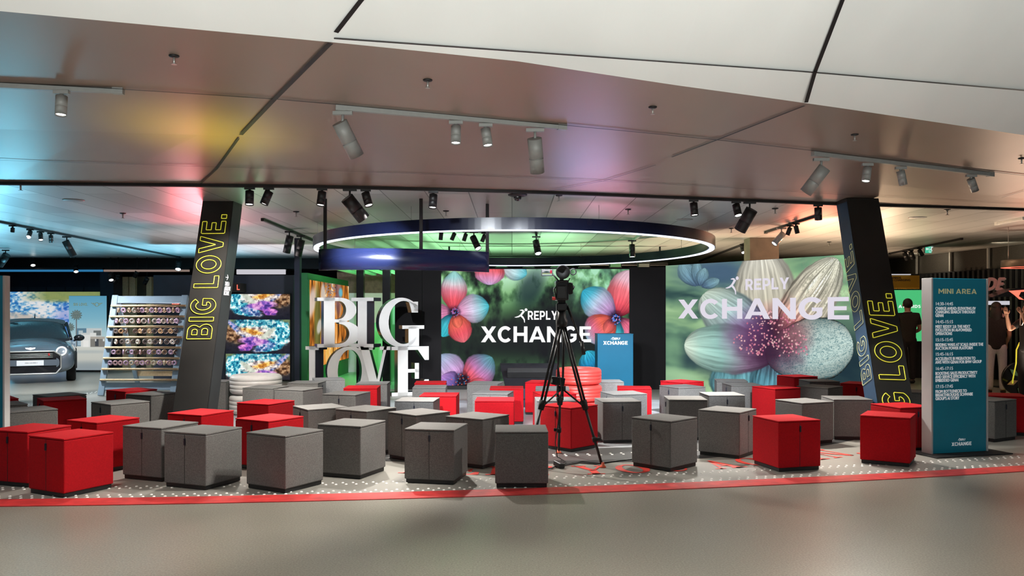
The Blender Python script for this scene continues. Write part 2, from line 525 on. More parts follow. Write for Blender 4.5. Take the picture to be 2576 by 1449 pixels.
SERIF = {
 'B': (.80, [box2(.12, 0, .32, 1), box2(0, 0, .42, SF), box2(0, 1 - SF, .42, 1), box2(.32, .5, .44, .5 + SF * .9), ring_half(.40, .72, .50, 1, SF, .19), ring_half(.40, .80, 0, .54, SF, .21)]),
 'I': (.50, [box2(.15, 0, .35, 1), box2(0, 0, .50, SF), box2(0, 1 - SF, .50, 1)]),
 'G': (.86, [[arc(.42, .5, .42, .5, 40, 322, 30) + arc(.47, .5, .29, .435, 322, 48, 26)], box2(.66, .72, .74, 1 - .08), [[(.56, .94), (.74, .84), (.74, .70), (.62, .70), (.60, .80)]], box2(.56, .02, .76, .42), box2(.44, .37, .86, .44)]),
 'L': (.74, [box2(.12, 0, .32, 1), box2(0, 0, .74, SF), box2(0, 1 - SF, .44, 1), [[(.50, SF), (.74, SF), (.74, .34)]]]),
 'O': (.86, [[arc(.43, .5, .43, .5, 0, 352, 44), arc(.43, .5, .23, .435, 0, 350, 40)]]),
 'V': (.90, [[[(.05, 1), (.28, 1), (.52, .32), (.72, 1), (.80, 1), (.50, 0), (.40, 0)]], box2(0, 1 - SF, .40, 1), box2(.60, 1 - SF, .90, 1)]),
 'E': (.74, [box2(.12, 0, .32, 1), box2(0, 0, .74, SF), box2(0, 1 - SF, .74, 1), box2(.32, .47, .54, .54), box2(.46, .34, .54, .66), [[(.52, SF), (.74, SF), (.74, .32), (.66, .32)]], [[(.52, 1 - SF), (.66, .72), (.74, .72), (.74, 1 - SF)]]]),
 '.': (.20, [[arc(.10, .09, .09, .09, 0, 340, 17)]]),
 'M': (1.06, [box2(.14, 0, .20, 1), [[(.10, 1), (.30, 1), (.56, .22), (.50, 0), (.46, 0)]], [[(.50, 0), (.56, 0), (.86, 1), (.80, 1)]], box2(.78, 0, .96, 1), box2(0, 0, .32, SF), box2(.68, 0, 1.06, SF), box2(.04, 1 - SF, .28, 1), box2(.78, 1 - SF, 1.02, 1)]),
 'T': (.80, [box2(.30, 0, .50, 1), box2(0, 1 - SF, .80, 1), box2(.18, 0, .62, SF), [[(0, .70), (.06, .70), (.16, 1 - SF), (0, 1 - SF)]], [[(.64, 1 - SF), (.74, .70), (.80, .70), (.80, 1 - SF)]]]),
 'Y': (.92, [[[(.06, 1), (.28, 1), (.52, .48), (.52, .40), (.40, .40)]], [[(.46, .40), (.52, .40), (.84, 1), (.76, 1)]], box2(.36, 0, .56, .46), box2(.24, 0, .68, SF), box2(0, 1 - SF, .40, 1), box2(.62, 1 - SF, .92, 1)]),
 'U': (.92, [box2(.12, .28, .32, 1), box2(.70, .28, .77, 1), box2(0, 1 - SF, .44, 1), box2(.58, 1 - SF, .92, 1), [arc(.445, .32, .325, .32, 180, 360, 16) + arc(.51, .32, .19, .24, 360, 180, 14)]]),
 'A': (.92, [[[(.12, 0), (.20, 0), (.46, .86), (.42, 1)]], [[(.40, 1), (.50, 1), (.82, 0), (.58, 0), (.38, .66)]], box2(.24, .30, .62, .36), box2(0, 0, .30, SF), box2(.48, 0, .92, SF)]),
 'N': (.96, [box2(.14, 0, .20, 1), box2(.76, 0, .82, 1), [[(.06, 1), (.28, 1), (.82, .10), (.82, 0), (.70, 0), (.14, .96)]], box2(0, 0, .34, SF), box2(0, 1 - SF, .26, 1), box2(.62, 1 - SF, .96, 1)]),
}
def layout(s, font, track):
    x, out = 0.0, []
    for ch in s:
        if ch == ' ':
            x += SPACE
            continue
        w, shapes = font[ch]
        out.append((x, shapes))
        x += w + track
    return out, x - track
def put_text(mb, s, font, m4, height, width=None, track=.12, depth=.002, mi=0, align='L'):
    """solid lettering: m4 places x right / y up / z out; width squeezes or widens the line"""
    lay, W = layout(s, font, track)
    sx = (width / W) if width else height
    x0 = -W * sx / 2 if align == 'C' else 0
    for x, shapes in lay:
        for sh in shapes:
            mb.shape([[(x0 + (px + x) * sx, py * height) for px, py in c] for c in sh], m4, depth, mi)
    return mb
def put_outline(mb, s, font, m4, height, width, track, r):
    lay, W = layout(s, font, track)
    sx = width / W
    for x, shapes in lay:
        for sh in shapes:
            for c in sh:
                pts = []
                cc = [(px * 1.0, py) for px, py in c]
                for i, (px, py) in enumerate(cc):       # cut the corners a little so the tube stays even
                    qx, qy = cc[(i + 1) % len(cc)]
                    pts += [(px * .96 + qx * .04, py * .96 + qy * .04), (px * .04 + qx * .96, py * .04 + qy * .96)] if abs(px - qx) + abs(py - qy) > .06 else [(px, py)]
                mb.tube([m4 @ Vector(((px + x) * sx, py * height, 0)) for px, py in pts], r, 6, closed=True)
    return mb
def font_text(mb, s, m4, size, bold=0.0, sx=1.0, line=1.0, mi=0, shear=0.0):
    """small running text from Blender's built-in face, thickened by overlaying shifted copies"""
    cu = bpy.data.curves.new('text', 'FONT')
    cu.body = s
    cu.size = size
    cu.space_line = line
    cu.resolution_u = 3
    cu.shear = shear
    o = bpy.data.objects.new('text', cu)
    COL.objects.link(o)
    dg = bpy.context.evaluated_depsgraph_get()
    me = bpy.data.meshes.new_from_object(o.evaluated_get(dg))
    vs = [v.co.copy() for v in me.vertices]
    fs = [tuple(p.vertices) for p in me.polygons]
    bpy.data.objects.remove(o)
    bpy.data.curves.remove(cu)
    bpy.data.meshes.remove(me)
    shifts = [(0, 0)] if not bold else [(0, 0), (bold, 0), (bold * .5, bold * .35), (bold * .5, -bold * .35)]
    for k, (dx, dy) in enumerate(shifts):
        mb.add([m4 @ Vector((v.x * sx + dx, v.y + dy, .0003 * k)) for v in vs], fs, mi)
    return mb
def runner(mb, m4, h, mi=0, depth=.002):
    """little running figure of the logo, h tall"""
    def band(pts, ws):
        L, R = [], []
        for i, (x, y) in enumerate(pts):
            x0, y0 = pts[max(i - 1, 0)]
            x1, y1 = pts[min(i + 1, len(pts) - 1)]
            d = math.hypot(x1 - x0, y1 - y0)
            nx, ny = -(y1 - y0) / d, (x1 - x0) / d
            L.append((x + nx * ws[i] / 2, y + ny * ws[i] / 2))
            R.append((x - nx * ws[i] / 2, y - ny * ws[i] / 2))
        mb.shape([[(a * h, b * h) for a, b in R + L[::-1]]], m4, depth, mi)
    band([(.36, .86), (.50, .87), (.62, .84)], [.03, .09, .11])
    band([(.66, .83), (.55, .66), (.42, .50)], [.16, .14, .12])
    band([(.44, .52), (.28, .42), (.12, .38), (0, .37)], [.13, .10, .07, .02])
    band([(.42, .52), (.58, .36), (.68, .20), (.70, 0)], [.13, .12, .09, .05])
    mb.shape([[(h * (.80 + .10 * cos(2 * pi * i / 18)), h * (.90 + .10 * sin(2 * pi * i / 18))) for i in range(18)]], m4, depth, mi)
    return mb

# ------------------------------------------------------------------ setting: floor, ceiling, walls
CZ = EYE + 1.41                                            # height of the flat metal ceiling
struct(MB().quad((-19, -7, 0), (19, -7, 0), (19, 27, 0), (-19, 27, 0)), 'floor', 'terrazzo')
def ys(x):                                                 # front edge of the grey floor field, a very wide arc
    return 6.41 + .150 * x + .0136 * x * x
xs = [-7.6 + 17.6 * i / 60 for i in range(61)]
mb = MB()
for a, b in zip(xs, xs[1:]):
    mb.quad((a, ys(a) + .1, .004), (b, ys(b) + .1, .004), (b, 15.6, .004), (a, 15.6, .004))
mb.build('floor', 'vinyl', kind='structure')
mb = MB()
for a, b in zip(xs, xs[1:]):
    w = .235
    mb.quad((a, ys(a), .006), (b, ys(b), .006), (b, ys(b) + w, .006), (a, ys(a) + w, .006))
    mb.quad((a, ys(a), .0), (b, ys(b), .0), (b, ys(b), .006), (a, ys(a), .006))
tag(mb.build('floor_strip', 'strip_red', kind='structure'), 'red strip edging the grey floor field in a wide arc', 'floor strip')
SX, SY = .05, 13.3                                         # centre of the round stage under the light ring
def ringband(mb, r0, r1, z, a0=0, a1=360, n=96, mi=0, cx=SX, cy=SY):
    for i in range(n):
        t0, t1 = radians(a0 + (a1 - a0) * i / n), radians(a0 + (a1 - a0) * (i + 1) / n)
        mb.quad((cx + r0 * cos(t0), cy + r0 * sin(t0), z), (cx + r1 * cos(t0), cy + r1 * sin(t0), z), (cx + r1 * cos(t1), cy + r1 * sin(t1), z), (cx + r0 * cos(t1), cy + r0 * sin(t1), z), mi)
    return mb
mb = MB()
ringband(mb, .01, 4.75, .0065, 176, 364, 64)
struct(mb, 'floor', 'stage_floor')
mb = MB()
ringband(mb, 4.75, 5.42, .0065, 180, 360, 64)
ringband(mb, 5.42, 5.56, .0066, 180, 360, 64, 1)
struct(mb, 'floor', ['step_dark', 'black_matte'])
# studs let into the floor: two rows of pairs along the red strip, one row on the dark band
mb = MB()
def stud(x, y, z=.004, r=.012):
    mb.lathe([(0, .006), (r * .7, .0055), (r, .0)], Matrix.Translation((x, y, z)), 8)
x = -5.2
k = 0
while x < 7.6:
    for row, off in ((0, .30), (1, .62)):
        t = .5 * sin(x * .9 + row)
        for q in (-1, 1):
            stud(x + q * .022 * cos(t * 2.2), ys(x) + off + q * .035)
    x += .082
for i in range(70):
    a = radians(252 + i * 1.3)
    for q in (-1, 1):
        stud(SX + (5.12 + q * .035) * cos(a), SY + (5.12 + q * .035) * sin(a), .0066, .014)
for i in range(34):
    for q in (-1, 1):
        stud(-7.45 + q * .03, 9.6 + i * .16)
tag(mb.build('floor_studs', 'stud'), 'small white studs set in pairs into the grey floor behind the red strip', 'floor studs', kind='stuff')
# red serif words on the floor, bent round the stage
words = thing('floor_lettering', (SX, SY - 6.0, .007), 'red serif words MEET YOU AGAIN. curving across the grey floor', 'floor lettering')
lay, W = layout('MEET YOU AGAIN.', SERIF, .18)
R0, H0, ANG0, LS = 6.10, .40, 260.0, .362
for x, shapes in lay:
    mb = MB()
    for sh in shapes:
        def bend(px, py):
            a = radians(ANG0) + (px + x) * LS / R0
            r = R0 - py * H0
            return (SX + r * cos(a), SY + r * sin(a))
        cs = []
        for c in sh:
            pts = []
            for i, (px, py) in enumerate(c):
                qx, qy = c[(i + 1) % len(c)]
                pts += [bend(px, py), bend((px + qx) / 2, (py + qy) / 2)]
            cs.append(pts)
        mb.shape(cs, Matrix.Translation((0, 0, .0074)), 0)
    mb.build('letter', 'floor_red', words)

# --- folded soffit: fold lines given as (px, py, height above eye) and laid out in space
PXS = [-500, -250, 0, 250, 500, 700, 900, 1100, 1300, 1500, 1700, 1900, 2100, 2300, 2576, 2900, 3200]
def ip(tab, x):
    for (x0, y0), (x1, y1) in zip(tab, tab[1:]):
        if x <= x1 or (x1, y1) == tab[-1]:
            return y0 + (y1 - y0) * (x - x0) / (x1 - x0)
SLOT = [(-500, 448), (0, 458), (800, 466), (1350, 480), (2100, 510), (2576, 525), (3200, 548)]
FOLD1 = [(-500, 311), (0, 325), (600, 342), (1300, 385), (1676, 416), (2036, 445), (2576, 500), (3200, 566)]
FOLD0 = [(-500, -20), (0, 28), (845, 107), (1288, 152), (1676, 211), (2020, 258), (2576, 340), (3200, 430)]
SEAM2 = [(-500, 390), (0, 400), (800, 425), (1300, 443), (1700, 461), (2095, 486), (2576, 512), (3200, 545)]
SEAM1 = [(-500, 180), (0, 203), (310, 220), (690, 245), (845, 258), (1430, 312), (1800, 348), (2040, 375), (2500, 430), (2576, 438), (3200, 510)]
SEAM0 = [(-500, 20), (845, 92), (2050, 178), (2576, 224), (3200, 275)]
def l_slot(x): return ce(x, ip(SLOT, x), 1.41)
def l_f1(x): return ce(x, ip(FOLD1, x), 1.60 - .17 * (x / 2576))
def l_f0(x): return ce(x, ip(FOLD0, x), 1.74 - .16 * (x / 2576))
def l_up(x):
    p = l_f0(x)
    return Vector((p.x * 1.25, p.y - 6.2, p.z + 3.5))
def facet(la, lb, name, m):
    mb = MB()
    for a, b in zip(PXS, PXS[1:]):
        mb.quad(la(a), la(b), lb(b), lb(a))
    o = struct(mb, name, m)
    return o
struct(MB().add([l_slot(x) for x in PXS] + [Vector((19, l_slot(3200).y, CZ)), Vector((19, 26, CZ)), Vector((-19, 26, CZ)), Vector((-19, l_slot(-500).y, CZ))], [tuple(range(len(PXS) + 4))]), 'ceiling', 'ceiling_panels')
facet(l_slot, l_f1, 'ceiling', 'soffit')
facet(l_f1, l_f0, 'ceiling', 'soffit')
facet(l_f0, l_up, 'ceiling', 'soffit_daylit')
CAMP = Vector((0, 0, EYE))
def on_facet(px, py):
    """point of the soffit seen at a place in the picture"""
    for la, lb in ((l_slot, l_f1), (l_f1, l_f0), (l_f0, l_up)):
        best = None
        A, B = la(px), lb(px)
        # plane through A, B and the neighbouring point of the fold line
        n = (B - A).cross(la(px + 40) - A)
        d = Vector(((px - HX) / F, 1, (HY - py) / F))
        t = (A - CAMP).dot(n) / d.dot(n)
        P = CAMP + d * t
        s = (P - A).dot(B - A) / (B - A).length_squared
        if -.02 <= s <= 1.02 and t > 0:
            return P
    return ce(px, py)
def seam(tab, w, name, m='black', steps=14, drop=.012):
    pts = []
    for (x0, y0), (x1, y1) in zip(tab, tab[1:]):
        k = max(1, int(abs(x1 - x0) / 120))
        pts += [on_facet(x0 + (x1 - x0) * i / k, y0 + (y1 - y0) * i / k) for i in range(k)]
    pts.append(on_facet(*tab[-1]))
    mb = MB()
    for a, b in zip(pts, pts[1:]):
        if (b - a).length < 1e-4:
            continue
        d = (b - a).normalized()
        s = d.cross(Vector((0, 0, 1))).normalized() * w / 2
        dn = Vector((0, 0, -drop))
        mb.quad(a - s + dn, b - s + dn, b + s + dn, a + s + dn)
    return struct(mb, name, m)
def tabline(tab, a, b, n=14):
    return [(a + (b - a) * i / n, ip(tab, a + (b - a) * i / n)) for i in range(n + 1)]
seam(tabline(SEAM1, -200, 2900), .022, 'trim_1')
seam(tabline(SEAM2, -200, 2900), .012, 'trim_2')
seam(tabline(SEAM0, 840, 2900), .028, 'trim_3')
seam([(940, -44), (905, 0), (845, 77)], .034, 'trim_4')
seam([(832, 104), (825, 110), (690, 247), (606, 336)], .034, 'trim_5')
seam([(600, 345), (545, 422), (505, 459)], .022, 'trim_6')
seam([(2133, -44), (2118, 0), (2050, 178), (2028, 254)], .028, 'trim_7')
seam([(2024, 262), (1800, 350), (1690, 392)], .022, 'trim_8')
seam([(1650, 412), (1520, 452), (1380, 478)], .012, 'trim_9')
seam([(2576, 478), (2520, 494)], .016, 'trim_10')
mb = MB()                                                  # black slot between the soffit and the flat ceiling
for a, b in zip(PXS, PXS[1:]):
    p, q = l_slot(a), l_slot(b)
    mb.add([p + Vector((0, -.03, -.002)), q + Vector((0, -.03, -.002)), q + Vector((0, .035, -.002)), p + Vector((0, .035, -.002)),
            p + Vector((0, -.03, -.03)), q + Vector((0, -.03, -.03)), q + Vector((0, .035, -.03)), p + Vector((0, .035, -.03))],
           [(0, 1, 2, 3), (4, 7, 6, 5), (0, 4, 5, 1), (3, 2, 6, 7)])
struct(mb, 'trim_11', 'black_matte')

# --- outer walls
struct(MB().quad((-19, 25, 0), (19, 25, 0), (19, 25, 3.6), (-19, 25, 3.6)), 'wall_back', 'black_matte')
struct(MB().quad((-18, 3, 0), (-18, 25, 0), (-18, 25, 4.5), (-18, 3, 4.5)), 'wall_left', 'black_matte')
struct(MB().quad((18, 3, 0), (18, 25, 0), (18, 25, 4.5), (18, 3, 4.5)), 'wall_right', 'black_matte')
struct(MB().box((-8.2, 21.5, 2.69), (19.6, .6, .27)), 'trim_12', 'black')
# --- stage wall carrying the big screen, black panels on either side
DW = 15.3
def wx(px, d): return (px - HX) / F * d
ZT = at(0, 672, DW).z
mb = MB()
for a, b in ((993, 1062), (1062, 1111), (1583, 1675)):
    mb.box(((wx(a, DW) + wx(b, DW)) / 2, DW + .10, ZT / 2), (wx(b, DW) - wx(a, DW) - .006, .2, ZT))
mb.box((wx(1347, DW), DW + .14, ZT / 2), (wx(1583, DW) - wx(1111, DW), .12, ZT - .02))
struct(mb, 'wall_stage', 'brown_black')
# --- navy partition with the three stacked flower screens
DN = 17.2
mb = MB()
zt = at(0, 692, DN).z
mb.box(((wx(385, DN) + wx(738, DN)) / 2, DN + .12, zt / 2), (wx(738, DN) - wx(385, DN), .2, zt))
struct(mb, 'wall_navy', 'navy')
mb = MB()
mb.box((wx(748, 15.55), 15.6, CZ / 2), (.10, .16, CZ))
struct(mb, 'wall_post', 'navy_dark')
mb = MB()
mb.box((-3.93, 17.6, 1.09), (.12, 3.9, 2.18))
struct(mb, 'wall_recess_left', 'green_paint')
mb = MB()
zr = 19.8
mb.box((-2.6, zr + .1, .95), (3.2, .1, 1.9), mi=0)
mb.box((-2.6, zr + .1, 2.15), (3.2, .1, .5), mi=1)
mb.box((-2.6, zr + .1, 2.6), (3.2, .1, .4), mi=2)
struct(mb, 'wall_recess_back', ['white', 'wood_dark', 'black_matte'])
struct(MB().quad((-3.87, 15.3, .008), (-1.9, 15.3, .008), (-1.1, zr, .008), (-3.87, zr, .008)), 'floor', 'recess_floor')
mb = MB()
for px, d, w in ((907, 16.2, .14), (973, 16.2, .15)):
    mb.box((wx(px, d), d, 1.28), (w, .14, 2.56))
struct(mb, 'wall_recess_posts', 'black_gloss')
mb = MB()
mb.box((-2.15, 17.0, .78), (.78, .06, 1.56))
mb.box((-2.93, 18.9, .6), (1.0, .06, 1.2))
struct(mb, 'wall_recess_panels', 'green_pale')
# green slatted canopy over the recess
mb = MB()
for i in range(7):
    mb.box((-3.45 + i * .30, 17.3, 2.30), (.10, 3.2, .05))
struct(mb, 'trim_13', 'green_pale')
lamp('recess_green', 'AREA', (-2.6, 17.4, 2.24), (-2.6, 17.5, 0), 38, (.25, 1, .40), 1.6, 160, size_y=2.6)
# --- rear left: concrete wall with timber posts, dark blue panels over the car screen
struct(MB().box((-9.6, 22.3, 1.2), (3.6, .12, 2.4)), 'wall_rear_left', 'concrete')
mb = MB()
for px, w in ((312, .32), (334, .17), (377, .13)):
    mb.box((wx(px, 21.6), 21.6, 1.18), (w, .12, 2.36))
struct(mb, 'trim_14', 'wood')
mb = MB()
for i in range(6):
    x = wx(258, 21.7) - .24 - i * .49
    mb.box((x, 21.72, 2.03), (.47, .06, .145))
mb.box((wx(100, 21.8), 21.9, 1.3), (3.6, .1, 2.6), mi=1)
struct(mb, 'wall_blue_panels', ['navy', 'navy_dark'])
struct(MB().box((wx(285, 21.4), 21.3, 1.25), (.34, .5, 2.5)), 'wall_dark_pier', 'navy_dark')
# --- rear right: mesh band over ribbed black panels
A, B = Vector((9.75, 21.9, 0)), Vector((10.75, 14.5, 0))
mb = MB()
d = (B - A)
ang = math.atan2(d.y, d.x)
c = (A + B) / 2
mb.box((c.x + .06, c.y, 2.60), (d.length, .08, .44), (0, 0, ang), 0)
mb.box((c.x + .06, c.y, 1.19), (d.length, .06, 2.38), (0, 0, ang), 1)
for i in range(46):
    p = A + d * (i + .5) / 46
    mb.box((p.x - .02, p.y, 1.19), (.07, .06, 2.34), (0, 0, ang), 1)
for i in range(6):
    p = A + d * (i + .3) / 6
    mb.box((p.x - .03, p.y, 2.60), (.05, .04, .44), (0, 0, ang), 2)
struct(mb, 'wall_right_ribbed', ['mesh_panel', 'black', 'silver'])
struct(MB().box((wx(2262, 21), 21.6, 1.2), (1.4, .2, 2.9)), 'wall_right_rear', 'black_matte')
struct(MB().box((wx(1915, 15.6), 15.6, CZ / 2), (.54, .4, CZ)), 'wall_concrete_pier', 'concrete')

# ------------------------------------------------------------------ leaning columns with outlined words
def column(name, label, bottom, top, side, w, dpt, words):
    """bottom/top: (xl, xr, y, z) of the front face's lower and upper edge; side: +1 shows its right flank, -1 its left"""
    root = thing(name, (sum(bottom[:2]) / 2, bottom[2] + dpt / 2, 0), label, 'column')
    def P(u, v, w_):                                       # u across, v depth, w_ 0..1 up from floor to ceiling
        xl = bottom[0] + (top[0] - bottom[0]) * w_
        xr = bottom[1] + (top[1] - bottom[1]) * w_
        y = bottom[2] + (top[2] - bottom[2]) * w_
        return Vector((xl + (xr - xl) * u, y + dpt * v, CZ * w_))
    mb = MB()
    c = [P(u, v, w_) for w_ in (0, 1) for v in (0, 1) for u in (0, 1)]
    mb.add(c, [(0, 1, 5, 4), (2, 6, 7, 3), (0, 4, 6, 2), (1, 3, 7, 5)])
    mb.build('shaft', 'column_black', root)
    mb = MB()
    e = .004 * side
    u = 1 if side > 0 else 0
    mb.add([P(u, 0.01, .0) + Vector((e, 0, 0)), P(u, .99, .0) + Vector((e, 0, 0)), P(u, .99, .985) + Vector((e, 0, 0)), P(u, .01, .985) + Vector((e, 0, 0))], [(0, 1, 2, 3)])
    mb.build('side_cladding', 'column_green' if side > 0 else 'flank_blue', root)
    return root, P
M['column_black'] = mat('column_black', (.016, .015, .014), .42, 0, .2, 3)
M['column_green'] = mat('column_dark_side', (.018, .022, .024), .4, 0, .2, 3)
def floor_of(front):                                       # extend a face measured at some height down to the floor
    (xl0, xr0, y0, z0), (xl1, xr1, y1, z1) = front
    k = lambda a, b, z: a + (b - a) * (z - z0) / (z1 - z0)
    return [(k(xl0, xl1, z), k(xr0, xr1, z), k(y0, y1, z)) for z in (0, CZ)]
LC, LT = floor_of(((-3.87, -3.48, 9.43, .295), (-3.89, -3.505, 10.40, 2.825)))
rootL, PL = column('leaning_column', 'black leaning column with yellow outlined BIG LOVE. and a small TAKE A #BIGLOVE PICTURE. note', LC, LT, 1, .39, .34, 0)
RC, RT = floor_of(((4.03, 4.42, 9.11, .4425), (4.11, 4.50, 10.15, 2.825)))
rootR, PR = column('leaning_column', 'black leaning column with blue flank and two outlined BIG LOVE. texts', RC, RT, -1, .39, .33, 0)
def face_matrix(P, a, b, up, push):
    """matrix whose x runs up the face from point a, y runs to the left of it; a,b: (u,v,w) params"""
    p, q = P(*a), P(*b)
    ex = (q - p).normalized()
    r = P(*up) - p
    ey = (r - ex * r.dot(ex)).normalized()
    ez = ex.cross(ey)
    return basis(p + ez * push, ex, ey, ez), (q - p).length
def inv_w(P, u, v, py):                                    # height fraction on a column edge that shows at picture row py
    lo, hi = 0, 1
    for _ in range(40):
        m = (lo + hi) / 2
        p = P(u, v, m)
        if HY - (p.z - EYE) * F / p.y > py: lo = m
        else: hi = m
    return lo
# left column: words run up the face, feet of the letters to the right
w0, w1 = inv_w(PL, .5, 0, 853), inv_w(PL, .5, 0, 541)
m4, L = face_matrix(PL, (.86, 0, w0), (.86, 0, w1), (.1, 0, w0), .012)
put_outline(MB(), 'BIG LOVE.', SANS, m4, .29, L, .16, .0042).build('lettering', 'yellow_line', rootL)
w0, w1 = inv_w(PL, 1, .5, 742), inv_w(PL, 1, .5, 700)
o_ = PL(1, .12, w0)
ex = (PL(1, 1, w0) - PL(1, 0, w0)).normalized()
ey = (PL(1, .12, w1) - o_).normalized()
ez = ex.cross(ey)
m4 = basis(o_ + ez * .010, ex, ey, ez)
note = MB()
font_text(note, 'TAKE A\n#BIGLOVE\nPICTURE.', m4 @ Matrix.Translation((0, .12, 0)), .075, .008, .62, .82)
note.shape([[(.0, .235), (.07, .235), (.045, .262), (.055, .268), (.095, .23), (.055, .192), (.045, .198), (.07, .225), (.0, .225)]], m4, .001)
note.build('side_note', 'ink_white', rootL)
# right column: large words low on the front, small words on the blue flank
w0, w1 = inv_w(PR, .5, 0, 1205), inv_w(PR, .5, 0, 740)
w0 = max(w0, .01)
m4, L = face_matrix(PR, (.88, 0, w0), (.88, 0, w1), (.1, 0, w0), .012)
put_outline(MB(), 'BIG LOVE.', SANS, m4, .29, L, .16, .0042).build('lettering', 'yellow_line', rootR)
w0, w1 = inv_w(PR, 0, .5, 950), inv_w(PR, 0, .5, 615)
o_ = PR(0, .12, w0)
ex = (PR(0, .12, w1) - o_).normalized()
r = PR(0, 1, w0) - PR(0, 0, w0)
ey = (r - ex * r.dot(ex)).normalized()
ez = ex.cross(ey)
m4 = basis(o_ + ez * .012, ex, ey, ez)
put_outline(MB(), 'BIG LOVE.', SANS, m4, .25, (PR(0, .12, w1) - o_).length, .16, .0032).build('side_lettering', 'yellow_dim', rootR)

# ------------------------------------------------------------------ cube stools
W_, H_ = .43, .45
def stool_proto(col):
    t = thing('cube_stool', (0, 0, 0), '', 'stool', 'felt cube stools')
    mb = MB()
    mb.box((0, 0, .2335), (W_, W_, .403), bev=.009)
    mb.build('felt_cover', 'red_felt' if col == 'r' else 'grey_felt', t, False)
    mb = MB()
    mb.box((0, 0, .4435), (W_ + .001, W_ + .001, .013), bev=.004)
    mb.build('top_pad', 'red_felt' if col == 'r' else 'grey_felt', t, False)
    mb = MB()
    mb.box((0, 0, .0165), (W_ - .022, W_ - .022, .033), bev=.003)
    mb.build('plinth', 'black_plinth', t, False)
    mb = MB()
    mb.box((0, -W_ / 2 + .0005, .2335), (.0035, .004, .396))
    mb.build('zip_seam', 'seam', t, False)
    mb = MB()
    mb.box((.003, -W_ / 2 - .005, .375), (.014, .012, .055), bev=.003)
    mb.build('pull_tab', 'navy_tab', t, False)
    return t
PROTO = {}
STOOLS = [
('r','L',-3.508,6.587,1.102),
('r','L',-4.047,6.95,1.242),
('r','L',-3.715,7.521,1.069),
('g','L',-3.045,7.176,1.194),
('g','L',-2.553,6.848,1.191),
('r','L',-3.028,8.052,1.157),
('g','L',-4.253,8.981,0.914),
('r','L',-4.784,10.405,0.977),
('g','',-4.31,9.93,1.124),
('r','',-3.98,10.44,0.25),
('r','L',-5.078,9.325,0.662),
('g','L',-5.349,9.779,0.897),
('g','',-4.864,8.3,0.804),
('g','',-5.427,8.759,0.76),
('r','',-5.863,9.333,0.743),
('g','',-3.213,10.797,1.366),
('g','',-2.723,10.566,1.192),
('g','R',-2.867,11.563,1.53),
('g','',-2.696,12.144,0.318),
('r','',-2.673,8.987,1.147),
('r','L',-2.234,7.628,1.033),
('g','',-1.85,6.747,1.052),
('g','L',-1.994,9.977,1.32),
('g','L',-1.974,8.516,0.603),
('g','L',-1.474,8.358,0.981),
('g','',-1.408,7.284,1.212),
('r','',-1.952,10.787,1.623),
('g','',-1.92,11.434,1.621),
('r','',-1.131,11.52,1.625),
('g','',-1.075,10.847,1.607),
('r','',-0.856,9.799,1.549),
('g','L',-1.053,9.228,1.494),
('g','L',-0.905,8.06,0.815),
('g','L',-0.64,7.038,1.361),
('g','L',-0.323,7.766,0.981),
('g','R',-0.364,11.472,1.375),
('r','',-0.068,10.7,1.567),
('g','L',-0.226,10.051,1.405),
('r','',-0.19,9.246,1.557),
('g','',0.076,6.894,1.583),
('r','',0.439,11.639,1.336),
('g','',0.52,10.666,1.528),
('r','',0.511,9.993,0.217),
('g','',0.479,9.264,0.023),
('r','L',0.597,8.666,0.792),
('g','',1.346,11.758,1.588),
('r','',1.583,10.722,1.451),
('g','L',1.348,10.001,0.269),
('g','R',1.171,9.179,0.112),
('g','L',1.408,7.634,0.779),
('r','',2.408,11.704,0.628),
('g','L',2.246,10.908,0.437),
('g','L',1.965,9.383,-0.054),
('g','R',2.503,9.868,0.039),
('g','R',2.158,8.276,0.911),
('g','',3.141,11.868,-0.169),
('g','L',3.1199999999999997,11.206999999999999,0.035),
('r','',3.436,10.76,0.441),
('r','',4.378,12.697,0.321),
('g','R',4.392,11.824,0.015),
('g','',4.054,10.892,0.766),
('r','L',4.805,11.393,0.908),
('g','',3.212,9.093,0.394),
('g','',3.803,9.402,-0.043),
('r','R',2.517,7.597,0.261),
('r','',3.573,7.854,1.009),
('r','R',4.079,8.647,0.303),
('g','L',5.03,10.178,1.163),
('g','R',5.345,9.315,0.523),
('r','',5.803,9.767,1.237),
('g','',-4.231,11.739,1.665),
]
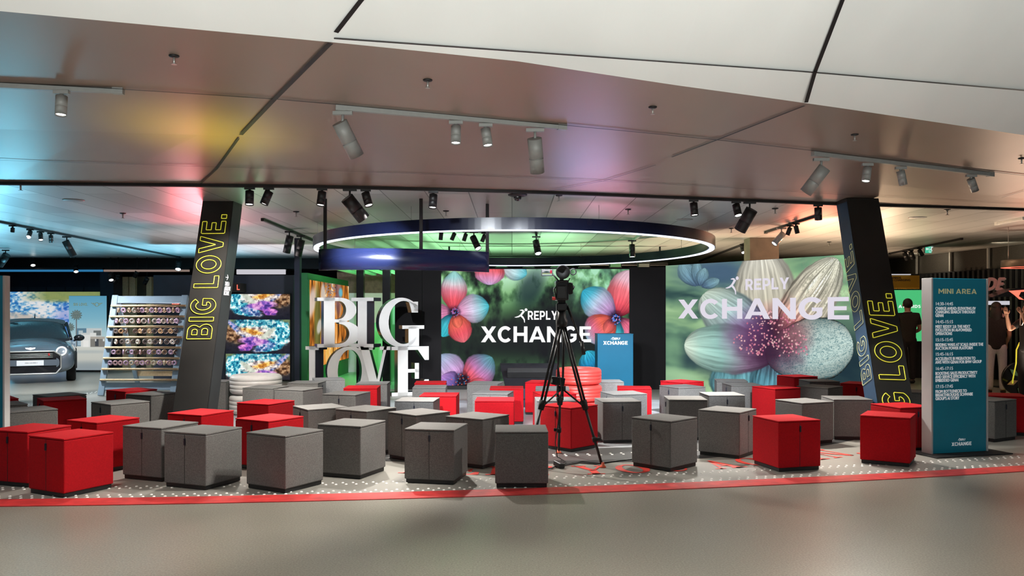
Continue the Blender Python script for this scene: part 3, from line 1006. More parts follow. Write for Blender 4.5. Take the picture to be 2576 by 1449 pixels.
LAB = {
0: 'red cube stool nearest the lower left corner of the picture',
1: 'red cube stool cut by the left picture edge, beside the nearest red one',
2: 'red cube stool just behind the two nearest red ones at far left',
3: 'grey cube stool partly behind the zipped grey one, right of the front red pair',
4: 'grey cube stool with dark zip, front row, just left of the large zipless grey one',
5: 'red cube stool directly in front of the left leaning column',
6: 'grey cube stool with zip left of the leaning column, behind the third red stool',
7: 'red cube stool at the foot of the doughnut rack',
8: 'grey cube stool with a dark right side touching the left leaning column',
9: 'red cube stool almost hidden behind the left leaning column',
10: 'red cube stool with dark broad face, third from left picture edge in the second row',
11: 'grey cube stool peeking out behind the red one near the car',
12: 'grey cube stool beside the left teal sign edge, tan broad face',
13: 'grey cube stool of which only the top shows beside the left teal sign',
14: 'red cube stool of which only a corner shows beside the left teal sign',
15: 'grey cube stool touching the front of the white tyre stack',
16: 'grey cube stool with blue right side, second right of the white tyres',
17: 'grey cube stool with zip on its right, behind the blue sided one',
18: 'dark blue looking grey cube stool right in front of the big letter L',
19: 'red cube stool with a dark left face in front of the white tyre stack',
20: 'red cube stool behind the zipless grey front stool, pale top and zip',
21: 'grey cube stool without zip in the front row, fourth block from the left',
22: 'grey cube stool with bluish top and zip below the big letter V',
23: 'grey cube stool turned with narrow zip face, right of the dark faced red one',
24: 'grey cube stool with zip directly behind the large zipless one at centre left',
25: 'large grey cube stool without zip, left of the zipped front one at centre left',
26: 'dark red cube stool under the big letters O and V',
27: 'bluish grey cube stool behind the dark red one under the big letters',
28: 'red cube stool touching the foot of the big letter E',
29: 'pale blue grey cube stool in front of the red one by the big letter E',
30: 'bright red cube stool just left of the pale stage floor gap at centre left',
31: 'grey cube stool with centred zip tab before the bright red one at centre left',
32: 'corner-on grey cube stool with zip, just behind the front one with the short tab',
33: 'front grey cube stool with a short tab at the top centre of its face',
34: 'grey cube stool directly behind and left of the plain front centre one',
35: 'pale blue grey cube stool in front of the floor monitor, left side',
36: 'red cube stool with frontal face behind the pale blue one at centre',
37: 'pale blue grey cube stool with zip between two frontal red ones at centre',
38: 'deep red frontal cube stool behind the grey zipped one left of the tripod',
39: 'plain grey cube stool nearest the camera at the centre of the red strip',
40: 'red cube stool farthest back between floor monitor and red tyres',
41: 'pale blue grey cube stool just left of the red tyre stack',
42: 'red cube stool seen through the tripod legs in front of the red tyres',
43: 'grey cube stool with bright left side behind the red one under the tripod',
44: 'large red cube stool with zip standing behind the tripod legs',
45: 'grey cube stool between red tyre stack and blue lectern',
46: 'red cube stool with frontal face right in front of the blue lectern',
47: 'grey cube stool with zip in front of the red one by the lectern',
48: 'grey cube stool with blue tab and bright left side, just right of the tripod',
49: 'front grey cube stool with long dark zip standing over the floor letter O',
50: 'red cube stool lying along the lower left corner of the flower wall',
51: 'pale grey cube stool with zip in front of the red one by the flower wall',
52: 'dark faced grey cube stool with bright narrow left side, right of the white floor gap',
53: 'dark grey cube stool with a tab, right of the one with bright narrow side',
54: 'grey cube stool with pale zipped right side behind the floor letter A',
55: 'farthest pale grey cube stool standing against the flower wall picture',
56: 'grey cube stool with zip left of the tall looking red one before the flower wall',
57: 'red cube stool before the flower wall with zipless bright left face',
58: 'farthest red cube stool in front of the printed white flower petals',
59: 'grey cube stool with pale blue left side behind the navy faced one at right',
60: 'navy faced grey cube stool between two red ones near the right column',
61: 'red cube stool half hidden by the blue flank of the right column',
62: 'grey cube stool with purplish left face behind the front red zipped one at right',
63: 'very dark faced grey cube stool at the foot of the right column',
64: 'front red cube stool with tab, standing over the end of the floor words',
65: 'front red cube stool without zip just left of the teal sign',
66: 'dark red cube stool behind the zipless red one, touching the teal sign',
67: 'dark grey cube stool visible between right column and teal sign',
68: 'grey cube stool with zip directly right of the teal sign',
69: 'red cube stool cut by the right picture edge behind the grey one',
70: 'grey cube stool squeezed between left column and white tyres',
}
for i, (c, z, x, y, th) in enumerate(STOOLS):
    if c not in PROTO:
        o = PROTO[c] = stool_proto(c)
    else:
        o = copy_tree(PROTO[c])
    # the zip side is local -y; turn the stool so that it faces left ('L'), front ('R') or away from the viewer
    turn = {'R': 0, 'L': -pi / 2, '': pi}[z]
    if z == '' and abs(math.sin(th)) > .7:
        turn = pi / 2
    o.location = (x, y, .0068)
    o.rotation_euler = (0, 0, th + turn)
    o['label'] = LAB[i]
    o['group'] = ('red' if c == 'r' else 'grey') + ' felt cube stools'

# ------------------------------------------------------------------ tyres
def tyre_proto(m, R, h):
    t = thing('tyre', (0, 0, 0), '', 'tyre')
    r = R
    prof = [(r * .60, 0.02 * h), (r * .72, 0.0), (r * .90, .03 * h), (r * .965, .10 * h), (r * .995, .18 * h)]
    for g in (.30, .50, .70):
        prof += [(r, (g - .02) * h), (r * .985, (g - .005) * h), (r * .985, (g + .005) * h), (r, (g + .02) * h)]
    prof += [(r * .995, .82 * h), (r * .965, .90 * h), (r * .90, .97 * h), (r * .72, h), (r * .60, .98 * h), (r * .56, .90 * h), (r * .62, .5 * h), (r * .56, .1 * h)]
    MB().lathe(prof, None, 56, close=True).build('tread', m, t, False)
    return t
def tyre_stack(x, y, R, h, n, m, cname, where, grp):
    p = tyre_proto(m, R, h)
    names = {2: ['lower', 'upper'], 3: ['bottom', 'middle', 'top']}[n]
    for k in range(n):
        o = p if k == 0 else copy_tree(p)
        o.location = (x + .006 * (k % 2), y, .0068 + k * (h + .001))
        o.rotation_euler = (0, 0, .3 * k)
        o['label'] = '%s painted %s tyre of the stack %s' % (names[k], cname, where)
        o['group'] = grp
tyre_stack(wx(643, 11.68), 11.68, .357, .275, 2, 'tyre_white', 'white', 'by the left flower screens', 'stacked white tyres')
tyre_stack(.905, 11.22, .307, .2235, 3, 'tyre_red', 'red', 'left of the blue lectern', 'stacked red tyres')

# ------------------------------------------------------------------ pictures computed point by point
def _lat(seed, n=64):
    return np.random.RandomState(seed).rand(n, n)
def vnoise(x, y, seed):
    g = _lat(seed)
    xi, yi = np.floor(x).astype(int), np.floor(y).astype(int)
    fx, fy = x - xi, y - yi
    fx, fy = fx * fx * (3 - 2 * fx), fy * fy * (3 - 2 * fy)
    a, b = g[yi % 64, xi % 64], g[yi % 64, (xi + 1) % 64]
    c, d = g[(yi + 1) % 64, xi % 64], g[(yi + 1) % 64, (xi + 1) % 64]
    return (a * (1 - fx) + b * fx) * (1 - fy) + (c * (1 - fx) + d * fx) * fy
def fbm(x, y, seed=1, octs=4):
    s, a, t = 0, .5, 0
    for o in range(octs):
        s = s + a * vnoise(x * 2 ** o + 17 * o, y * 2 ** o + 5 * o, seed + o)
        t += a
        a *= .5
    return s / t
def sst(a, b, x):
    t = np.clip((x - a) / (b - a), 0, 1)
    return t * t * (3 - 2 * t)
def mixc(c, col, m):
    m = m[..., None]
    return c * (1 - m) + np.asarray(col, float) * m
def ramp(t, stops):
    out = np.zeros(t.shape + (3,))
    ks = [s[0] for s in stops]
    for k in range(3):
        out[..., k] = np.interp(t, ks, [s[1][k] for s in stops])
    return out
def blob(x, y, cx, cy, rx, ry, rot=0.0, soft=.15, jit=0.0, seed=3):
    c, s = cos(rot), sin(rot)
    u, v = (x - cx) * c + (y - cy) * s, -(x - cx) * s + (y - cy) * c
    r = np.sqrt((u / rx) ** 2 + (v / ry) ** 2)
    if jit:
        r = r + jit * (fbm(x / rx * 3 + 9, y / ry * 3 + 4, seed) - .5)
    return 1 - sst(1 - soft, 1 + soft, r)
def petal(img, x, y, b, t, w, stops, seed, edge=.06, dark=.35, streak=.25, fat=.6, off=0.0):
    dx, dy = t[0] - b[0], t[1] - b[1]
    L = math.hypot(dx, dy)
    ux, uy = dx / L, dy / L
    a = ((x - b[0]) * ux + (y - b[1]) * uy) / L
    p = (-(x - b[0]) * uy + (y - b[1]) * ux)
    p = p - off * w * np.sin(np.clip(a, 0, 1) * pi)
    jit = (fbm(a * 7 + seed, p / w * 3 + 3, seed) - .5) * .14
    hw = w * np.power(np.clip(np.sin(np.clip(a, 0, 1) ** 1.15 * pi), 0, 1), fat) * (1 + jit) + 1e-6
    q = np.abs(p) / hw
    m = (1 - sst(1 - edge, 1 + edge, q)) * (a > 0) * (a < 1)
    st = fbm(a * 3.0 + 11, (p / hw) * 16 + seed * 7, seed + 2, 3) - .5
    col = ramp(np.clip(a + .18 * (fbm(x / w, y / w, seed + 4) - .5), 0, 1), stops)
    sh = (1 - dark * q ** 2.5) * (1 + streak * st * 1.6)
    col = np.clip(col * sh[..., None], 0, 255)
    return img * (1 - m[..., None]) + col * m[..., None]

def pic_main(U, V):
    x, y = U * 473, V * 293
    n1, n2 = fbm(x / 46, y / 60, 5, 5), fbm(x / 16, y / 26, 9, 4)
    rid = 1 - np.abs(fbm(x / 34 + 3, y / 70, 21, 4) * 2 - 1)
    top = np.clip(1 - y / (150 + 50 * np.sin(x / 60.0)), 0, 1)
    bot = np.clip((y - 200) / 120, 0, 1) * .55
    fade = np.clip(top + bot + .35 * np.clip((x - 300) / 170, 0, 1) * np.clip(1 - y / 170, 0, 1), 0, 1)
    g = np.clip((n1 * 1.2 + n2 * .7 + rid * .7 - 1.05) * 1.7, 0, 1) * (.15 + fade)
    img = ramp(np.clip(g, 0, 1), [(0, (33, 36, 38)), (.2, (45, 62, 50)), (.5, (84, 126, 84)), (.8, (140, 190, 135)), (1, (185, 232, 195))])
    glow = blob(x, y, 420, 40, 95, 60, 0, .6)
    img = mixc(img, (150, 225, 190), glow * .45 * np.clip(n2 * 1.6, 0, 1))
    img = mixc(img, (20, 30, 50), blob(x, y, 225, 48, 30, 50, .5, .6) * .65)
    img = mixc(img, (38, 38, 42), blob(x, y, 240, 165, 190, 55, 0, .6) * .72)
    pink, red, coral = (245, 150, 185), (238, 92, 105), (246, 110, 90)
    white, tealw, teal = (225, 215, 222), (160, 215, 215), (70, 185, 200)
    # flower at the left edge
    P = lambda *a, **k: petal(*a, **k)
    img = P(img, x, y, (34, 112), (-34, 128), 34, [(0, (60, 40, 60)), (.3, (215, 130, 170)), (1, (235, 160, 200))], 31)
    img = P(img, x, y, (30, 112), (2, 170), 22, [(0, (40, 90, 120)), (.5, teal), (1, (60, 190, 205))], 32)
    img = P(img, x, y, (30, 108), (33, 4), 34, [(0, (190, 60, 80)), (.3, red), (.5, (236, 130, 150)), (.68, white), (.85, tealw), (1, (150, 215, 200))], 33, fat=.75)
    img = P(img, x, y, (36, 108), (120, 92), 36, [(0, (120, 60, 90)), (.2, (225, 150, 190)), (.5, (215, 205, 230)), (.75, (150, 205, 215)), (1, teal)], 34)
    img = P(img, x, y, (34, 112), (58, 184), 30, [(0, (190, 70, 80)), (.3, coral), (.7, red), (1, (225, 120, 130))], 35)
    img = P(img, x, y, (36, 112), (44, 148), 14, [(0, (230, 100, 80)), (1, (246, 120, 100))], 36)
    img = mixc(img, (30, 22, 40), blob(x, y, 33, 108, 13, 13, 0, .6, .5) * .85)
    # top flower
    img = P(img, x, y, (150, -12), (215, 14), 26, [(0, white), (.6, (190, 225, 230)), (1, (90, 190, 205))], 37)
    img = P(img, x, y, (122, -26), (122, 40), 38, [(0, red), (.45, (240, 105, 115)), (.7, (236, 150, 190)), (1, (210, 175, 220))], 38)
    # right flower
    cx, cy = 438, 122
    img = P(img, x, y, (cx, cy), (468, 190), 44, [(0, (70, 40, 60)), (.4, (230, 110, 140)), (1, (240, 160, 190))], 41)
    img = P(img, x, y, (cx, cy), (430, 196), 26, [(0, (40, 60, 90)), (.5, teal), (1, (120, 210, 220))], 42)
    img = P(img, x, y, (cx + 2, cy - 2), (480, 4), 44, [(0, (150, 40, 60)), (.3, red), (.55, (240, 120, 130)), (.75, (240, 190, 205)), (1, (235, 205, 220))], 43, fat=.5)
    img = P(img, x, y, (cx - 2, cy - 2), (356, 54), 40, [(0, (110, 70, 120)), (.25, (195, 155, 205)), (.55, (190, 205, 230)), (.8, (80, 185, 210)), (1, (50, 165, 195))], 44)
    img = P(img, x, y, (cx - 2, cy + 2), (368, 178), 42, [(0, (200, 80, 80)), (.35, coral), (.65, (240, 120, 150)), (1, (150, 190, 210))], 45)
    img = P(img, x, y, (cx - 2, cy), (412, 160), 15, [(0, (190, 70, 80)), (1, (246, 120, 110))], 46)
    img = mixc(img, (24, 22, 40), blob(x, y, cx, cy, 15, 15, 0, .6, .6) * .8)
    for i in range(26):
        a, r = i * 2.4, 3 + (i * 37 % 11)
        img = mixc(img, (60, 130, 225) if i % 3 else (230, 150, 210), blob(x, y, cx + r * cos(a), cy + 4 + r * sin(a), 1.6, 1.6, 0, .4))
        img = mixc(img, (225, 120, 190) if i % 3 else (70, 130, 210), blob(x, y, 33 + r * .9 * cos(a), 108 + r * .9 * sin(a), 1.4, 1.4, 0, .4) * .8)
    # bottom left flower
    img = P(img, x, y, (52, 290), (-8, 218), 40, [(0, (120, 60, 110)), (.4, (215, 165, 220)), (.8, (190, 195, 230)), (1, (160, 190, 220))], 51)
    img = P(img, x, y, (58, 290), (128, 222), 40, [(0, (120, 40, 60)), (.25, red), (.5, (205, 130, 185)), (.8, (125, 150, 180)), (1, (90, 150, 160))], 52)
    img = P(img, x, y, (40, 300), (0, 270), 30, [(0, (90, 80, 150)), (1, (190, 140, 215))], 53)
    img = P(img, x, y, (60, 300), (118, 288), 20, [(0, (200, 60, 60)), (.5, (240, 100, 110)), (1, (240, 130, 190))], 54)
    img = mixc(img, (32, 24, 34), blob(x, y, 54, 284, 17, 22, 0, .5, .7) * .9)
    for i in range(30):
        a, r = i * 2.4, 6 + (i * 29 % 22)
        img = mixc(img, (246, 110, 90) if i % 2 else (60, 140, 200), blob(x, y, 52 + r * cos(a), 284 + .8 * r * sin(a), 1.6, 1.4, 0, .4) * .8)
    img = P(img, x, y, (392, 266), (366, 206), 32, [(0, (30, 60, 90)), (.5, (40, 140, 190)), (1, (60, 180, 205))], 55, streak=.5)
    img = mixc(img, (225, 90, 150), blob(x, y, 384, 262, 12, 4, 0, .6, .9) * .8)
    return img
def pic_wall(U, V):
    # the wall runs towards the viewer on the right, so its picture is drawn in flattened proportions
    x, y = U * 480, V * 330
    n1, n2 = fbm(x / 90, y / 60, 61, 4), fbm(x / 30, y / 24, 65, 4)
    wav = fbm(x / 150 + .6 * n1, y / 38 + n1 * 1.5, 67, 3)
    img = ramp(np.clip(wav * 1.5 - .2 + .25 * (x / 480) - .12, 0, 1), [(0, (48, 74, 76)), (.35, (98, 134, 112)), (.65, (146, 184, 138)), (1, (186, 220, 170))])
    img = mixc(img, (60, 84, 120), blob(x, y, 120, 24, 90, 40, .1, .7) * .85)
    img = mixc(img, (30, 48, 60), blob(x, y, 430, 250, 90, 90, 0, .7) * .85)
    img = mixc(img, (58, 80, 84), blob(x, y, 100, 250, 80, 36, .3, .6, .4) * .9)
    img = mixc(img, (150, 200, 150), blob(x, y, 18, 230, 22, 60, 0, .7) * .5)
    img = mixc(img, (165, 205, 160), blob(x, y, 30, 320, 60, 42, .3, .3) * .8)
    img = mixc(img, (150, 205, 150), blob(x, y, 430, 26, 110, 36, -.15, .7) * .75)
    for (b, t, w) in (((72, 58), (36, -6), 24), ((76, 58), (72, -8), 14), ((80, 58), (92, 12), 15), ((84, 60), (126, 44), 14)):
        img = petal(img, x, y, b, t, w, [(0, (70, 92, 120)), (.4, (110, 146, 166)), (1, (132, 170, 178))], 70 + w, dark=.3, streak=.3)
    c = (250, 220)
    cream, mint = (214, 216, 198), (180, 210, 196)
    img = petal(img, x, y, (175, 220), (180, 370), 74, [(0, (60, 96, 110)), (.5, (112, 170, 180)), (1, (90, 150, 165))], 81, streak=.5, fat=.4)
    img = petal(img, x, y, (262, 210), (255, 380), 60, [(0, (70, 100, 110)), (.5, (100, 160, 178)), (1, (76, 140, 165))], 82, streak=.6, fat=.4)
    img = petal(img, x, y, c, (222, -30), 72, [(0, (140, 80, 90)), (.28, (214, 150, 140)), (.5, (206, 200, 180)), (1, (220, 218, 206))], 83, streak=.35, fat=.5)
    img = petal(img, x, y, c, (88, 80), 62, [(0, (90, 50, 90)), (.3, (142, 120, 170)), (.6, (172, 200, 200)), (1, (196, 212, 196))], 84, streak=.3, fat=.42)
    img = petal(img, x, y, (262, 205), (404, 8), 58, [(0, (120, 70, 80)), (.25, (214, 140, 130)), (.5, (206, 196, 176)), (1, (220, 220, 200))], 85, streak=.75, fat=.5)
    img = petal(img, x, y, (258, 226), (44, 212), 62, [(0, (70, 40, 70)), (.3, (150, 120, 150)), (.6, (150, 192, 184)), (.85, (176, 214, 200)), (1, (206, 224, 206))], 86, streak=.25, fat=.45)
    pm = np.zeros_like(img)
    pet = petal(pm, x, y, (236, 236), (440, 190), 70, [(0, (90, 60, 80)), (.2, (150, 150, 160)), (.5, (190, 214, 208)), (1, (206, 226, 218))], 87, streak=.1, fat=.4)
    msk = (pet.sum(-1) > 30)
    cell = np.abs(fbm(x / 5.5, y / 3.2, 91, 2) - .5)
    cell2 = np.abs(fbm(x / 9 + 4, y / 4, 95, 2) - .5)
    pet = np.where((cell < .045)[..., None] | (cell2 < .03)[..., None], pet * .55 + np.array([20, 40, 45]), pet)
    img = np.where(msk[..., None], pet, img)
    for q in ((404, 8, 262, 205),):
        pass
    net = (np.abs(fbm(x / 5 + 7, y / 8, 97, 2) - .5) < .05) * blob(x, y, 372, 66, 60, 62, -.5, .5)
    img = mixc(img, (150, 150, 132), net * .6)
    core = blob(x, y, 246, 196, 74, 60, 0, .5, .5)
    img = mixc(img, (62, 34, 58), core * .85)
    img = mixc(img, (140, 90, 150), blob(x, y, 186, 180, 44, 40, .3, .8) * .45)
    img = mixc(img, (226, 130, 124), blob(x, y, 306, 176, 34, 40, .4, .8) * .35)
    rs = np.random.RandomState(4)
    for i in range(230):
        a = rs.uniform(pi * 1.02, pi * 1.98)
        r = rs.uniform(.15, 1) ** .8
        sx, sy = 246 + 92 * r * cos(a), 232 + 112 * r * sin(a)
        img = mixc(img, [(232, 150, 165), (240, 190, 190), (200, 110, 140)][i % 3], blob(x, y, sx, sy, rs.uniform(1.2, 2.4), rs.uniform(1.2, 2.6), 0, .35))
    return np.clip(img * 1.02, 0, 255)
def pic_coral(U, V, flip=False):
    x, y = (1 - U if flip else U) * 160, V * 88
    n1, n2, n3 = fbm(x / 16, y / 13, 101, 4), fbm(x / 6, y / 5.5, 105, 3), fbm(x / 3, y / 2.6, 108, 2)
    img = ramp(np.clip(y / 88 + .25 * (n1 - .5), 0, 1), [(0, (120, 140, 100)), (.35, (92, 88, 72)), (.7, (46, 44, 52)), (1, (34, 36, 48))])
    fr = np.clip((n2 - .5) * 2.2 + .55 + (n3 - .5) * .5, 0, 1)
    frill = ramp(fr, [(0, (18, 84, 128)), (.35, (44, 150, 185)), (.6, (96, 206, 220)), (.85, (190, 236, 238)), (1, (240, 248, 248))])
    pale = ramp(fr, [(0, (120, 110, 120)), (.3, (190, 170, 168)), (.6, (228, 214, 206)), (1, (248, 240, 232))])
    purp = ramp(np.clip(fr * .7 + .3 * np.sin(x / 7 + 4 * n1) + .15, 0, 1), [(0, (84, 60, 150)), (.4, (130, 92, 190)), (.7, (190, 120, 200)), (1, (226, 170, 222))])
    brown = ramp(fr, [(0, (60, 40, 30)), (.5, (130, 88, 60)), (1, (200, 160, 120))])
    def put(m, c):
        nonlocal img
        m = np.clip(m, 0, 1)[..., None]
        img = img * (1 - m) + c * m
    put(blob(x, y, 16, 36, 26, 20, .5, .3, .5, 6) * .9, brown)
    put(np.maximum(blob(x, y, 132, 28, 28, 26, 0, .2, .6, 8), blob(x, y, 118, 62, 40, 16, -.25, .2, .6, 9)), frill)
    put(blob(x, y, 70, 8, 52, 20, 0, .2, .5, 7), frill * .85 + 20)
    put(blob(x, y, 28, 24, 36, 7, .75, .3, .4, 5), frill * .5 + purp * .5)
    put(blob(x, y, 76, 34, 46, 17, .12, .2, .7, 4), pale)
    put(blob(x, y, 66, 30, 26, 7, .25, .4, 1.1, 3), ramp(fr, [(0, (150, 84, 40)), (.5, (222, 146, 60)), (1, (246, 206, 110))]))
    put(blob(x, y, 104, 36, 26, 6.5, -.7, .25, .2, 2), np.ones_like(img) * np.array([212, 218, 202]))
    put(blob(x, y, 72, 56, 40, 11, .12, .2, .6, 12), purp)
    put(blob(x, y, 50, 70, 20, 9, -.1, .2, .5, 13), purp * np.array([1.05, .9, 1.0]))
    put(blob(x, y, 98, 70, 30, 9, -.3, .3, .6, 14), purp * .4 + frill * .6)
    return np.clip(img * (.80 + .34 * n2[..., None]), 0, 255)
def pic_stack(U, V):
    v = V * 215
    a = pic_coral(U, np.clip((v + 26) / 88, 0, 1), True)
    b = pic_coral(U, (v - 65) / 86, False)
    c = pic_coral(U, (v - 150) / 84, True)
    return np.where((v < 64.5)[..., None], a, np.where((v < 149.5)[..., None], b, c))
def pic_gold(U, V):
    x, y = U * 95, V * 235
    s = fbm(x / 5, y / 70, 111, 4)
    img = ramp(np.clip(s * 1.8 - .4, 0, 1), [(0, (70, 50, 30)), (.3, (160, 92, 34)), (.55, (228, 146, 62)), (.8, (240, 190, 120)), (1, (250, 225, 190))])
    img = mixc(img, (86, 96, 48), blob(x, y, 16, 120, 7, 110, 0, .4) * .8)
    img = mixc(img, (215, 205, 205), blob(x, y, 4, 60, 7, 40, .1, .4) * .8)
    img = mixc(img, (150, 130, 125), blob(x, y, 50, 30, 20, 40, 0, .4) * (fbm(x / 3, y / 3, 113, 2) > .45) * .9)
    img = mixc(img, (215, 210, 205), np.maximum(blob(x, y, 28, 40, 5, 36, 0, .3), blob(x, y, 20, 125, 5, 20, .1, .3)) * .8)
    img = mixc(img, (120, 84, 96), blob(x, y, 66, 40, 8, 60, 0, .4) * .7)
    img = mixc(img, (100, 190, 215), blob(x, y, 72, 24, 5, 14, 0, .5) * .9)
    img = mixc(img, (70, 180, 200), blob(x, y, 4, 228, 16, 22, 0, .6) * .9)
    img = mixc(img, (232, 180, 84), blob(x, y, 36, 205, 36, 26, .3, .6) * (fbm(x / 2, y / 20, 117, 2) > .5) * .8)
    return img
def pic_surf(U, V):
    x, y = U * 245, V * 205
    n1, n2 = fbm(x / 20, y / 15, 121, 4), fbm(x / 6, y / 4.5, 125, 3)
    img = ramp(np.clip(n1 * 1.0 + n2 * 1.5 - .72, 0, 1), [(0, (44, 110, 190)), (.3, (90, 170, 225)), (.5, (190, 225, 245)), (.7, (250, 252, 255)), (1, (255, 255, 255))])
    img = mixc(img, (205, 190, 175), blob(x, y, 60, 66, 60, 10, .1, .6, .8) * .7)
    img = mixc(img, (60, 90, 225), blob(x, y, 160, 90, 20, 50, .2, .7, .8) * .4)
    img = mixc(img, (150, 165, 96), np.clip((x - 70) / 60, 0, 1) * sst(34, 20, y + n1 * 14 - 6) * .95)
    grid = .86 + .14 * (np.sin(x * 2 * pi / 2.4) * np.sin(y * 2 * pi / 2.4))
    return np.clip(img * grid[..., None], 0, 255)
def pic_palm(U, V):
    x, y = U * 96, V * 194
    img = ramp(V, [(0, (92, 158, 188)), (.3, (126, 180, 200)), (.6, (190, 212, 214)), (.68, (214, 220, 214)), (.7, (206, 208, 200)), (.86, (196, 198, 190)), (1, (150, 162, 168))])
    def put(m, c):
        nonlocal img
        img = mixc(img, c, np.clip(m, 0, 1))
    rect = lambda x0, y0, x1, y1: ((x > x0) & (x < x1) & (y > y0) & (y < y1)).astype(float)
    put(rect(20, 84, 46, 132), (96, 130, 150)); put(rect(24, 90, 36, 100), (180, 196, 200)); put(rect(22, 110, 44, 130), (160, 185, 200))
    put(rect(44, 84, 84, 110), (196, 202, 202)); put(rect(62, 90, 82, 104), (110, 116, 116))
    put(rect(30, 96, 70, 134), (222, 224, 220)); put(rect(30, 96, 54, 102), (200, 206, 204)); put(rect(36, 116, 50, 134), (236, 236, 232))
    put(rect(54, 112, 92, 134), (130, 128, 122)); put(rect(66, 112, 76, 132), (70, 74, 80)); put(rect(54, 106, 92, 113), (176, 170, 160)); put(rect(66, 112, 70, 118), (220, 226, 224)); put(rect(86, 113, 91, 119), (220, 226, 224))
    put(rect(0, 108, 18, 132), (170, 192, 206)); put(rect(4, 114, 16, 120), (100, 126, 150)); put(rect(4, 124, 16, 130), (100, 126, 150))
    put(rect(17.8, 60, 20.4, 134), (112, 116, 120)); put(rect(1.6, 92, 3.6, 134), (112, 116, 120))
    for cx, cy, r in ((19, 50, 15), (2, 82, 13)):
        ang = np.arctan2(y - cy, x - cx)
        rr = np.hypot(x - cx, (y - cy) * 1.05)
        spk = .62 + .38 * np.abs(np.sin(ang * 6.5 + 1.0))
        put((rr < r * spk).astype(float) * .92, (88, 104, 104))
        put(((rr < r * .8 * spk) & (np.sin(ang * 13) > .3)).astype(float) * .8, (136, 150, 142))
    put(blob(x, y, 50, 146, 60, 4, 0, .8) * .5, (160, 172, 176))
    put(blob(x, y, 50, 182, 60, 10, 0, .8) * .4, (120, 134, 142))
    return img
def pic_monitor(U, V):
    img = ramp(V, [(0, (220, 220, 225)), (.45, (200, 205, 210)), (.5, (60, 70, 70)), (.7, (200, 210, 160)), (1, (170, 200, 220))])
    img = mixc(img, (235, 60, 90), blob(U, V, .92, .35, .12, .3, 0, .4))
    return mixc(img, (70, 90, 90), blob(U, V, .45, .35, .3, .12, 0, .4, .6))
def picture(name, parent, o, ex, ey, w, h, nx, ny, fn, m, back=.0):
    """a flat picture whose colours sit on a fine grid of points: o top left corner, ex right, ey up"""
    ex, ey = Vector(ex).normalized(), Vector(ey).normalized()
    u, v = np.meshgrid(np.linspace(0, 1, nx + 1), np.linspace(0, 1, ny + 1))
    rgb = np.clip(fn(u, v), 0, 255) / 255
    rgb = np.where(rgb <= .04045, rgb / 12.92, ((rgb + .055) / 1.055) ** 2.4)
    off = Vector(o)
    pp = parent
    while pp is not None:
        off = off - pp.location
        pp = pp.parent
    P = np.array(off)[None, None] + u[..., None] * w * np.array(ex) - v[..., None] * h * np.array(ey)
    n = (nx + 1) * (ny + 1)
    idx = np.arange(n).reshape(ny + 1, nx + 1)
    q = np.stack([idx[1:, :-1], idx[1:, 1:], idx[:-1, 1:], idx[:-1, :-1]], -1).reshape(-1, 4)
    me = bpy.data.meshes.new(name)
    me.vertices.add(n)
    me.vertices.foreach_set('co', P.reshape(-1))
    me.loops.add(q.size)
    me.loops.foreach_set('vertex_index', q.reshape(-1).astype(np.int32))
    me.polygons.add(len(q))
    me.polygons.foreach_set('loop_start', np.arange(0, q.size, 4, dtype=np.int32))
    ca = me.color_attributes.new('pixels', 'FLOAT_COLOR', 'POINT')
    ca.data.foreach_set('color', np.concatenate([rgb.reshape(-1, 3), np.ones((n, 1))], 1).reshape(-1))
    me.update(calc_edges=True)
    me.materials.append(m)
    ob = bpy.data.objects.new(name, me)
    COL.objects.link(ob)
    if parent:
        ob.parent = parent
    return ob
M['screen'] = screen_mat('led_picture', 1.0)
M['print_glow'] = screen_mat('lit_print', .92)  # emission put into the prints in place of a light on them
M['poster'] = print_mat('printed_poster', .5)
def logo(mb, m4, w, mi=0, depth=.002):
    """running figure + REPLY over a wide XCHANGE; m4 at the left end of the big word's foot, w its width"""
    h = w * .144
    put_text(mb, 'XCHANGE', SANS, m4, h, w, .09, depth, mi)
    put_text(mb, 'REPLY', SANS, m4 @ Matrix.Translation((w * .425, h * 1.42, 0)), h * .56, w * .27, .12, depth, mi)
    runner(mb, m4 @ Matrix.Translation((w * .305, h * 1.24, 0)), h * .90, mi, depth)
    return mb
# --- big stage screen
o = at(1110, 677, DW)
br = at(1583, 970, DW)
wS, hS = br.x - o.x, o.z - br.z
scr = thing('led_wall', ((o.x + br.x) / 2, DW, 0), 'large stage LED screen with pink and teal flowers and a white XCHANGE title', 'screen')
mb = MB()
mb.box(((o.x + br.x) / 2, DW + .04, (o.z + br.z) / 2), (wS, .07, hS))
mb.build('housing', 'black', scr)
mb = MB()
mb.box(((o.x + br.x) / 2, DW + .02, br.z / 2), (wS, .05, br.z - .01))
mb.build('plinth', 'black_matte', scr)
picture('screen_image', scr, (o.x, DW - .001, o.z), (1, 0, 0), (0, 0, 1), wS, hS, 473, 293, pic_main, M['screen'])
q = at(1210, 861, DW - .012)
mb = MB()
logo(mb, basis((q.x, DW - .006, q.z), (1, 0, 0), (0, 0, 1), (0, -1, 0)), wx(1487, DW) - q.x)
mb.build('title', 'screen_white', scr)
